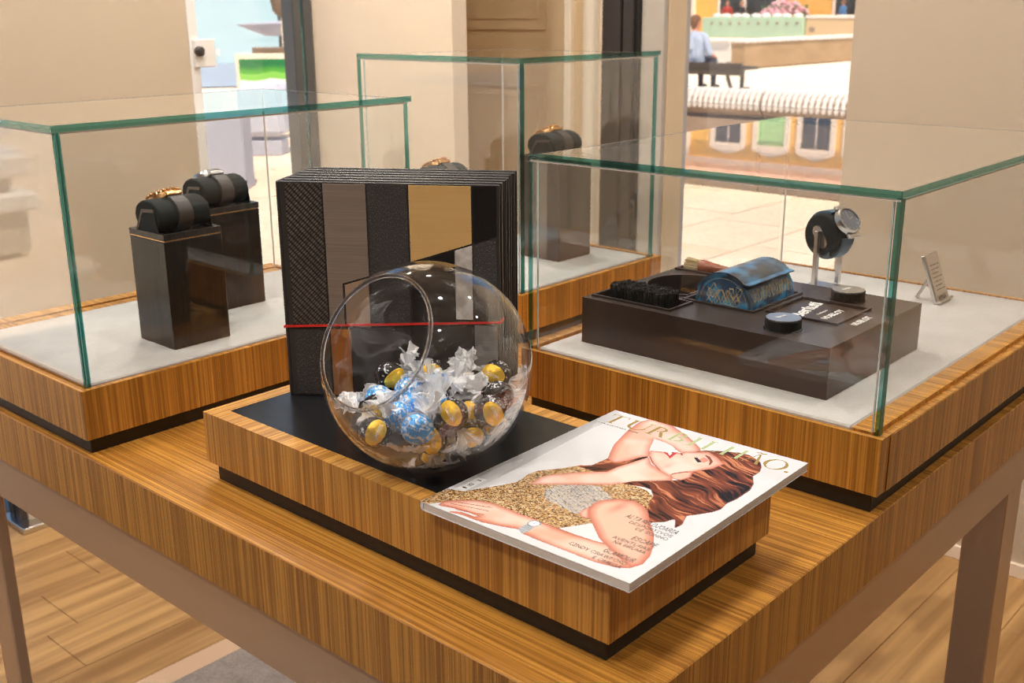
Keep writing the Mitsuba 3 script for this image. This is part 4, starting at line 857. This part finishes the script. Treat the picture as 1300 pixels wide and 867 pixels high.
# wooden bench with back, seen from behind, and the man on it
wb = thing('wooden_bench', 'dark plank bench with backrest on the plaza, seen from behind', 'bench')
x0, x1 = -12.2, -8.50
for z in (-.56, -.455): part('back_plank', cbox(x0, x1, 15.70, 15.76, z, z + .095, .008), 'dark_plank', wb)
for y in (15.86, 16.02, 16.18): part('seat_plank', cbox(x0, x1 - .02, y, y + .14, -.50 + .02, -.50 + .075, .008), 'dark_plank', wb)
part('ground_plank', cbox(x0, x1 + .33, 15.72, 15.95, FLOOR, FLOOR + .055, .008), 'dark_plank', wb)
for xx in (x0 + .4, x1 - .30):
    part('back_post', tube([(xx, 15.80, -.35), (xx, 15.80, -.6), (xx + .05, 15.85, FLOOR + .055)], .035, 8), 'metal_dark', wb, smooth=40)
    part('foot', cbox(xx - .04, xx + .04, 15.96, 16.5, FLOOR, FLOOR + .06, .01), 'metal_dark', wb)
    part('front_leg', cbox(xx - .03, xx + .03, 16.25, 16.31, FLOOR + .06, -.481, .004), 'metal_dark', wb)
    part('rail', cbox(xx - .03, xx + .03, 15.80, 16.31, -.53, -.481, .004), 'metal_dark', wb)
def limb(pairs, edge=.02):
    ms = []
    for (p, r0_), (q, r1_) in pairs:
        a_ = m3.Manifold.sphere(r0_, 20).translate(list(p)); b_ = m3.Manifold.sphere(r1_, 20).translate(list(q)); ms.append((a_ + b_).hull())
    M_ = ms[0]
    for m_ in ms[1:]: M_ = M_ + m_
    m_ = unman(M_.refine_to_length(edge)); m_.merge_vertices(); v0 = np.array(m_.vertices)
    trimesh.smoothing.filter_taubin(m_, iterations=8); v1 = np.array(m_.vertices)
    m_.vertices = np.where((np.linalg.norm(v1 - v0, axis=1) > .03)[:, None] | ~np.isfinite(v1), v0, v1); return m_
def hand(o, d, side, s=1.0):
    o = np.array(o, float); d = nrm(d); sv = nrm(np.cross(d, side)); ps = []
    ps.append(((o, .030), (o + d * .06, .034)))
    for k_ in range(4):
        b_ = o + d * .07 + sv * (.012 + .018 * (k_ - 2)) ; L_ = (.062, .075, .070, .055)[k_]
        ps.append(((b_, .0095), (b_ + d * L_ * .55, .009))); ps.append(((b_ + d * L_ * .55, .009), (b_ + d * L_ + nrm(side) * .02, .008)))
    ps.append(((o + d * .02 + sv * .03, .011), (o + d * .07 + sv * .058, .009)))
    return ps
pr('skin', lin(205, 140, 112), 0.6); pr('hair_brown', lin(120, 84, 62), 0.7); pr('shirt_blue', lin(176, 190, 214), 0.8); pr('jeans', lin(58, 68, 96), 0.85)
pr('cloth_red', lin(176, 52, 46), 0.85); pr('cloth_blue', lin(70, 120, 175), 0.85); pr('cloth_cream', lin(212, 190, 160), 0.85); pr('cloth_dark', lin(44, 44, 54), 0.85); pr('shoe_dark', lin(38, 34, 32), 0.6)
def head_parts(t, c, f, hairmat):
    f = nrm(f); s = np.cross(f, [0, 0, 1.0]); c = np.array(c, float); up_ = np.array([0, 0, 1.0])
    P_ = lambda a, b, e: c + f * a + s * b + up_ * e
    ps = [((P_(-.015, 0, .035), .085), (P_(.02, 0, .02), .08)), ((P_(.02, 0, .02), .075), (P_(.045, 0, -.075), .042)), ((P_(-.01, 0, -.03), .065), (P_(-.025, 0, -.15), .052)), ((P_(.098, 0, .0), .008), (P_(.112, 0, -.03), .012)), ((P_(.088, -.022, -.062), .007), (P_(.088, .022, -.062), .007))]
    for q in (-1, 1): ps.append(((P_(-.005, q * .086, .012), .012), (P_(-.005, q * .084, -.022), .010)))
    part('head', limb(ps, .014), 'skin', t, smooth=True)
    for q in (-1, 1): part('eye', mv(trimesh.creation.icosphere(2, .011), *P_(.084, q * .033, .012)), 'cloth_dark', t, smooth=True)
    part('hair', limb([((P_(-.035, 0, .05), .088), (P_(.0, 0, .062), .082)), ((P_(-.05, 0, .03), .078), (P_(-.055, 0, -.05), .055))], .016), hairmat, t, smooth=True)
# seated man, facing away from the shop
pm = thing('person', 'seated person in pale blue shirt on the plaza bench, seen from behind', 'person')
ox, oy, sz = -9.60, 15.98, -.425
Q = lambda a, b, e: np.array([ox + a, oy + b, sz + e])
part('torso', limb([((Q(-.09, 0, .10), .12), (Q(.09, 0, .10), .12)), ((Q(-.08, -.02, .15), .125), (Q(-.10, -.01, .42), .12)), ((Q(.08, -.02, .15), .125), (Q(.10, -.01, .42), .12)), ((Q(-.17, 0, .48), .075), (Q(.17, 0, .48), .075)), ((Q(0, -.02, .3), .14), (Q(0, 0, .5), .09)),
      ((Q(.20, 0, .47), .068), (Q(.30, .02, .20), .055)), ((Q(-.20, 0, .47), .068), (Q(-.30, .02, .20), .055))], .022), 'shirt_blue', pm, smooth=True)
for q in (-1, 1):
    part('forearm', limb([((Q(q * .30, .02, .19), .044), (Q(q * .22, .26, .16), .032))] + [((a_[0] + Q(0, 0, 0) * 0, a_[1]), (b_[0], b_[1])) for a_, b_ in hand(Q(q * .21, .29, .15), (-q * .3, 1, -.25), (0, 0, -1))], .012), 'skin', pm, smooth=True)
    part('leg', limb([((Q(q * .10, .0, .075), .095), (Q(q * .13, .44, .07), .068)), ((Q(q * .13, .44, .07), .066), (Q(q * .13, .46, -.32), .045))], .022), 'jeans', pm, smooth=True)
    part('shoe', limb([((Q(q * .13, .44, -.375), .045), (Q(q * .13, .62, -.385), .036))], .018), 'shoe_dark', pm, smooth=True)
head_parts(pm, Q(0, .03, .70), (0.1, 1, -.1), 'hair_brown')
def standing(text_, x, y, face, top, legs, hairmat):
    t = thing('person', text_, 'person'); f_ = nrm((face[0], face[1], 0)); s_ = np.cross(f_, [0, 0, 1.0]); o_ = np.array([x, y, FLOOR])
    W_ = lambda a, b, e: o_ + s_ * a + f_ * b + np.array([0, 0, e])
    part('torso', limb([((W_(-.09, 0, .95), .115), (W_(.09, 0, .95), .115)), ((W_(0, 0, 1.0), .13), (W_(0, 0, 1.3), .14)), ((W_(-.17, 0, 1.40), .07), (W_(.17, 0, 1.40), .07)), ((W_(.20, 0, 1.38), .062), (W_(.27, .02, 1.12), .05)), ((W_(-.20, 0, 1.38), .062), (W_(-.27, .02, 1.12), .05))], .04), top, t, smooth=True)
    for q in (-1, 1):
        part('forearm', limb([((W_(q * .27, .02, 1.11), .042), (W_(q * .26, .14, .88), .032))] + hand(W_(q * .26, .15, .85), f_ * .3 - np.array([0, 0, 1.0]), f_), .02), 'skin', t, smooth=True)
        part('leg', limb([((W_(q * .10, 0, .90), .095), (W_(q * .11, .02, .48), .066)), ((W_(q * .11, .02, .48), .062), (W_(q * .11, 0, .11), .045))], .04), legs, t, smooth=True)
        part('shoe', limb([((W_(q * .11, -.02, .045), .045), (W_(q * .11, .15, .038), .036))], .03), 'shoe_dark', t, smooth=True)
    head_parts(t, W_(0, .01, 1.63), f_, hairmat)
standing('standing person in red top and cream trousers before the far shop window', -31.0, 52.55, (.4, -1, 0), 'cloth_red', 'cloth_cream', 'hair_brown')
standing('standing person in dark clothes right of the red top, before the far shop', -30.1, 52.5, (-.3, -1, 0), 'cloth_dark', 'jeans', 'hair_brown')
standing('standing person in blue top before the far shop at the window edge', -24.3, 52.4, (-1, .1, 0), 'cloth_blue', 'jeans', 'hair_brown')
# low wall of the basin
pr('basin_wall', proc(lambda p, n, uv: mix((0.34, 0.21, 0.10), (0.47, 0.32, 0.175), fbm(p.x * 1.5, p.y * 1.5, p.z * 3))), 0.85); pr('pale_stone', (0.80, 0.76, 0.70), 0.8)
bw = thing('basin_wall', 'low sandy basin wall with pale coping behind the wooden bench', 'wall')
def wallseg(p, q, th, z0, z1):
    p, q = np.array(p), np.array(q); d = nrm(q - p); n_ = np.array([-d[1], d[0]])
    pl = sg.Polygon([p, q, q + n_ * th, p + n_ * th]); return mv(extrude(pl, z1 - z0), 0, 0, z0)
A_, B_ = (-12.58, 22.82), (-12.30, 31.5)
part('wall_face', wallseg(A_, B_, .35, FLOOR, -.26), 'basin_wall', bw); part('coping', wallseg((-12.54, 22.76), (-12.26, 31.5), .45, -.259, -.19), 'pale_stone', bw)
part('wall_face', wallseg((-16.5, 23.6), (-12.95, 22.80), .30, FLOOR, -.26), 'pale_stone', bw); part('coping', wallseg((-16.5, 23.55), (-12.95, 22.74), .42, -.259, -.19), 'pale_stone', bw)
# mint planter with white balls, and its sandy neighbour
pr('mint', lin(176, 204, 178), 0.8); pr('white_ball', (0.88, 0.88, 0.86), 0.5); pr('sand_stone', lin(214, 188, 150), 0.85); pr('leaf', (0.07, 0.17, 0.045), 0.7); pr('petal', (0.78, 0.42, 0.50), 0.7)
mp = thing('mint_planter', 'long mint green planter box on the far side of the plaza', 'planter')
part('box', cbox(-30.0, -24.42, 48.5, 49.7, FLOOR, .10, .03), 'mint', mp)
for i in range(10): part('drain_hole', mv(trimesh.creation.icosphere(2, .07), -29.4 + i * .52, 48.5, -.16), 'bench_stone', mp, smooth=True)
rq = np.random.default_rng(4)
for i in range(9): part('pebble', tf(trimesh.creation.icosphere(2, .20), np.diag([1.2, 1, .7, 1.0]) @ np.eye(4) if False else trimesh.transformations.translation_matrix((-29.4 + i * .56 + .1 * rq.random(), 48.8, .17)) @ np.diag([1.3, 1.0, .6, 1.0])), 'white_ball', mp, smooth=True)
sp_ = thing('stone_planter', 'sandy stone planter box beside the mint one', 'planter')
part('box', cbox(-24.38, -19.5, 48.7, 50.0, FLOOR, .05, .03), 'sand_stone', sp_)
part('rim', cbox(-24.40, -19.5, 48.65, 50.0, .051, .20, .02), 'pale_stone', sp_)
part('vent', cbox(-24.15, -23.9, 48.66, 48.71, -.55, -.35, .01), 'bench_stone', sp_)
fp = thing('flower_pot', 'round dark stone pot with pink flowers before the far shop', 'flower pot')
part('pot', mv(lathe([(0, 0), (.5, 0), (.55, .15), (.95, .75), (1.15, .85), (1.15, .98), (0, .98)], 40), -26.75, 51.0, FLOOR), 'bench_stone', fp, smooth=35)
V = []
for i in range(260):
    a = rq.random() * 6.283; r_ = 1.15 * math.sqrt(rq.random()); V.append(tf(trimesh.creation.icosphere(0, .10), trimesh.transformations.translation_matrix((-26.75 + r_ * math.cos(a), 51 + r_ * math.sin(a), FLOOR + 1.0 + .75 * rq.random() * (1.3 - r_) + .1))))
k = part('petals', cat(*V), 'petal', fp); label(k, 'pink blossoms', None, None, 'stuff')
V = []
for i in range(200):
    a = rq.random() * 6.283; r_ = 1.1 * math.sqrt(rq.random()); V.append(tf(cbox(-.14, .14, -.03, .03, -.01, .01, 0), trimesh.transformations.translation_matrix((-26.75 + r_ * math.cos(a), 51 + r_ * math.sin(a), FLOOR + 1.0 + .5 * rq.random())) @ trimesh.transformations.random_rotation_matrix(rq.random(3))))
k = part('leaves', cat(*V), 'leaf', fp); label(k, 'green leaves', None, None, 'stuff')
# yellow building across the plaza
pr('ochre', lin(240, 186, 98), 0.85); pr('stone_trim', lin(238, 222, 206), 0.85); pr('win_dark', (0.035, 0.045, 0.065), 0.15); pr('win_green', lin(168, 214, 150), 0.5); pr('roof_tile', lin(226, 176, 146), 0.85); pr('shop_dark', (0.03, 0.028, 0.03), 0.25)
bd_ = thing('yellow_building', 'yellow ochre building with white framed windows across the plaza', 'building')
part('facade', cbox(-33.6, -10, 53, 58, FLOOR, 8.25, 0), 'ochre', bd_)
part('facade', cbox(-50, -33.62, 54.5, 60, FLOOR, 8.25, 0), 'ochre', bd_)
part('cornice', cbox(-33.9, -9.8, 52.75, 53, 8.2, 8.62, .02), 'stone_trim', bd_); part('cornice', cbox(-50, -33.9, 54.2, 54.5, 8.2, 8.62, .02), 'stone_trim', bd_)
tile = tube([(0, 52.45, 8.63), (0, 54.6, 9.35)], .13, 8)
for i in range(80): part('roof_tile', mv(tile, -34 + i * .30, 0, 0), 'roof_tile', bd_, smooth=40)
part('roof', unman(m3.Manifold.hull_points([(x_, y_, z_) for x_ in (-34.1, -9.9) for (y_, z_) in ((52.6, 8.625), (58.2, 8.625), (55.4, 9.55))])), 'roof_tile', bd_)
wins = [(-30.80, 'win_dark'), (-28.13, 'win_green'), (-25.52, 'win_dark'), (-22.9, 'win_dark'), (-20.2, 'win_green')]
for x, mt in wins:
    for (z0, z1) in ((5.2, 7.28),):
        w_ = part('window', cbox(x - .82, x + .82, 52.97, 53.0, z0, z1, 0), mt, bd_)
        fr_ = mbox(x - 1.10, x + 1.10, 52.86, 53.0, z0 - .2, z1 + .25) - mbox(x - .82, x + .82, 52, 54, z0, z1)
        part('frame', unman(fr_), 'stone_trim', w_)
        part('pediment', tf(extrude(sg.Polygon([(x - 1.1, z1 + .26), (x + 1.1, z1 + .26), (x + .55, z1 + .48), (x, z1 + .62), (x - .55, z1 + .48)]), .16), np.array([[1, 0, 0, 0], [0, 0, -1, 53.0], [0, 1, 0, 0], [0, 0, 0, 1.0]])), 'stone_trim', w_)
        part('sash', cbox(x - .03, x + .03, 52.95, 52.97, z0, z1, 0), 'stone_trim' if mt == 'win_dark' else 'win_green', w_)
for (a, b) in ((-31.7, -30.35), (-30.1, -28.3), (-25.0, -23.6), (-23.2, -21)):
    w_ = part('shop_window', cbox(a, b, 52.96, 53.0, FLOOR + .1, 2.3, 0), 'shop_dark', bd_)
    fr_ = mbox(a - .14, b + .14, 52.9, 53.0, FLOOR, 2.5) - mbox(a, b, 52, 54, FLOOR + .1, 2.3)
    part('frame', unman(fr_), 'stone_trim', w_)
part('pillar', cbox(-33.7, -33.25, 52.8, 53.0, FLOOR, 8.2, .02), 'stone_trim', bd_)
part('shop_window', cbox(-34.9, -33.9, 54.45, 54.5, FLOOR + .1, 2.3, 0), 'shop_dark', bd_)

# ------------------------------------------------------------------ what shows through the left window
pr('sky_blue_wall', lin(176, 208, 222), 0.75); pr('blue_band', lin(160, 182, 210), 0.75); pr('lilac', lin(196, 198, 214), 0.7); pr('lav_grey', lin(176, 178, 196), 0.6)
bb = thing('blue_kiosk', 'large pale blue shop front wall seen through the left window', 'kiosk')
P0, P1 = np.array([-19.0, 9.0]), np.array([-15.5, 14.2])
dirw = nrm(P1 - P0); nw = np.array([dirw[1], -dirw[0]])
def slab(u0, u1, z0, z1, d0, d1):
    q = [P0 + dirw * u0 + nw * d0, P0 + dirw * u1 + nw * d0, P0 + dirw * u1 + nw * d1, P0 + dirw * u0 + nw * d1]; pl = sg.Polygon(q); return mv(extrude(pl, z1 - z0), 0, 0, z0)
L_ = float(np.linalg.norm(P1 - P0))
part('wall', slab(0, L_, -.42, 4.0, -.3, 0), 'sky_blue_wall', bb); part('lower_band', slab(0, L_, FLOOR, -.425, -.3, .03), 'blue_band', bb)
for i, u in enumerate((.7, 1.6, 2.5, 3.5, 4.6)): part('panel', slab(u, u + .5 + .2 * (i % 2), .0, 3.6, 0, .012), 'sky_blue_wall', bb)
oL = np.array([*(P0 + dirw * 2.55 + nw * .02), -.28]); part('lettering', put_text('DION', .14, oL, (dirw[0], dirw[1], 0), (0, 0, 1), .01, True), 'white_print', bb)
bx_ = lambda u, z, D: None
def obox(c, w, d, h, z0, yaw, b=.01):
    m_ = cbox(-w / 2, w / 2, -d / 2, d / 2, 0, h, b); return tf(m_, trimesh.transformations.translation_matrix((c[0], c[1], z0)) @ rot([0, 0, 1], yaw))
YAW = math.degrees(math.atan2(.6666, .7454))
lb = thing('light_box', 'cream framed picture box with green lawn print outside the left window', 'picture box')
c_ = (-9.56, 6.96)
part('frame', obox(c_, .60, .10, .46, -.40, YAW), 'trim_light', lb)
def lawn(p, n, uv):
    z = p.z + .03 * (noise(p.x * 7, p.y * 7) - .5)
    c = mix((0.02, 0.20, 0.06), (0.10, 0.42, 0.05), smoothstep(-.06, .02, -z + .0 - .12)); c = mix(c, (0.25, 0.62, 0.10), smoothstep(-.145, -.155, z)); c = mix(c, (0.85, 0.88, 0.88), smoothstep(-.215, -.235, z)); return mix(c, (0.15, 0.30, 0.55), smoothstep(-.325, -.33, z))
pr('lawn_print', proc(lawn), 0.35)
part('picture', tf(cbox(-.255, .275, -.062, -.051, 0, .345, .001), trimesh.transformations.translation_matrix((c_[0], c_[1], -.345)) @ rot([0, 0, 1], YAW)), 'lawn_print', lb)
part('stand', obox(c_, .50, .06, .446, FLOOR, YAW), 'trim_light', lb)
pr('brown_top', lin(128, 108, 90), 0.6)
part('top_board', obox((-9.50, 7.05), .42, .12, .065, .061, YAW), 'brown_top', lb)
t = thing('lilac_block', 'pale lilac rounded seat block outside the left window', 'seat')
part('block', obox((-8.10, 5.90), .44, .44, .50, -.66, YAW, .05), 'lilac', t); part('foot', obox((-8.10, 5.90), .36, .36, .15, FLOOR, YAW), 'lav_grey', t)
t = thing('lavender_pedestal', 'lavender grey pedestal with dark slot outside the left window', 'pedestal')
part('body', obox((-6.50, 4.35), .37, .30, .585, FLOOR, YAW, .01), 'lav_grey', t); part('slot', tf(cbox(-.12, .12, -.16, -.149, 0, .025, .002), trimesh.transformations.translation_matrix((-6.50, 4.35, -.76)) @ rot([0, 0, 1], YAW)), 'metal_dark', t)
t = thing('sail_awning', 'grey pointed sail awning on a thin mast outside the left window', 'awning')
part('sail', unman(m3.Manifold.hull_points([(-12.16, 8.42, .345), (-11.75, 9.0, .40), (-11.70, 9.05, .18), (-11.95, 8.75, .19), (-11.5, 8.8, .36)])), 'lav_grey', t)
part('mast', tube([(-11.83, 8.92, FLOOR), (-11.83, 8.92, .9)], .03, 8), 'mullion', t, smooth=40)
t = thing('cream_column', 'cream column with brown carved ornament outside the left window', 'column')
part('shaft', obox((-10.16, 7.80), .13, .13, .80, FLOOR, YAW), 'trim_light', t); part('capital', obox((-10.16, 7.80), .15, .15, .5, -.04, YAW, .03), 'trim_light', t)
oc = trimesh.creation.icosphere(3, .17); d = oc.vertices / .17; oc.vertices = oc.vertices * (1 + .35 * (meshkit.fbm(d * 2.5 + 4, 3, seed=3) - .5))[:, None] * [.8, .8, 1.3] + [-10.19, 7.75, .66]
part('ornament', oc, 'brown_top', t, smooth=True)
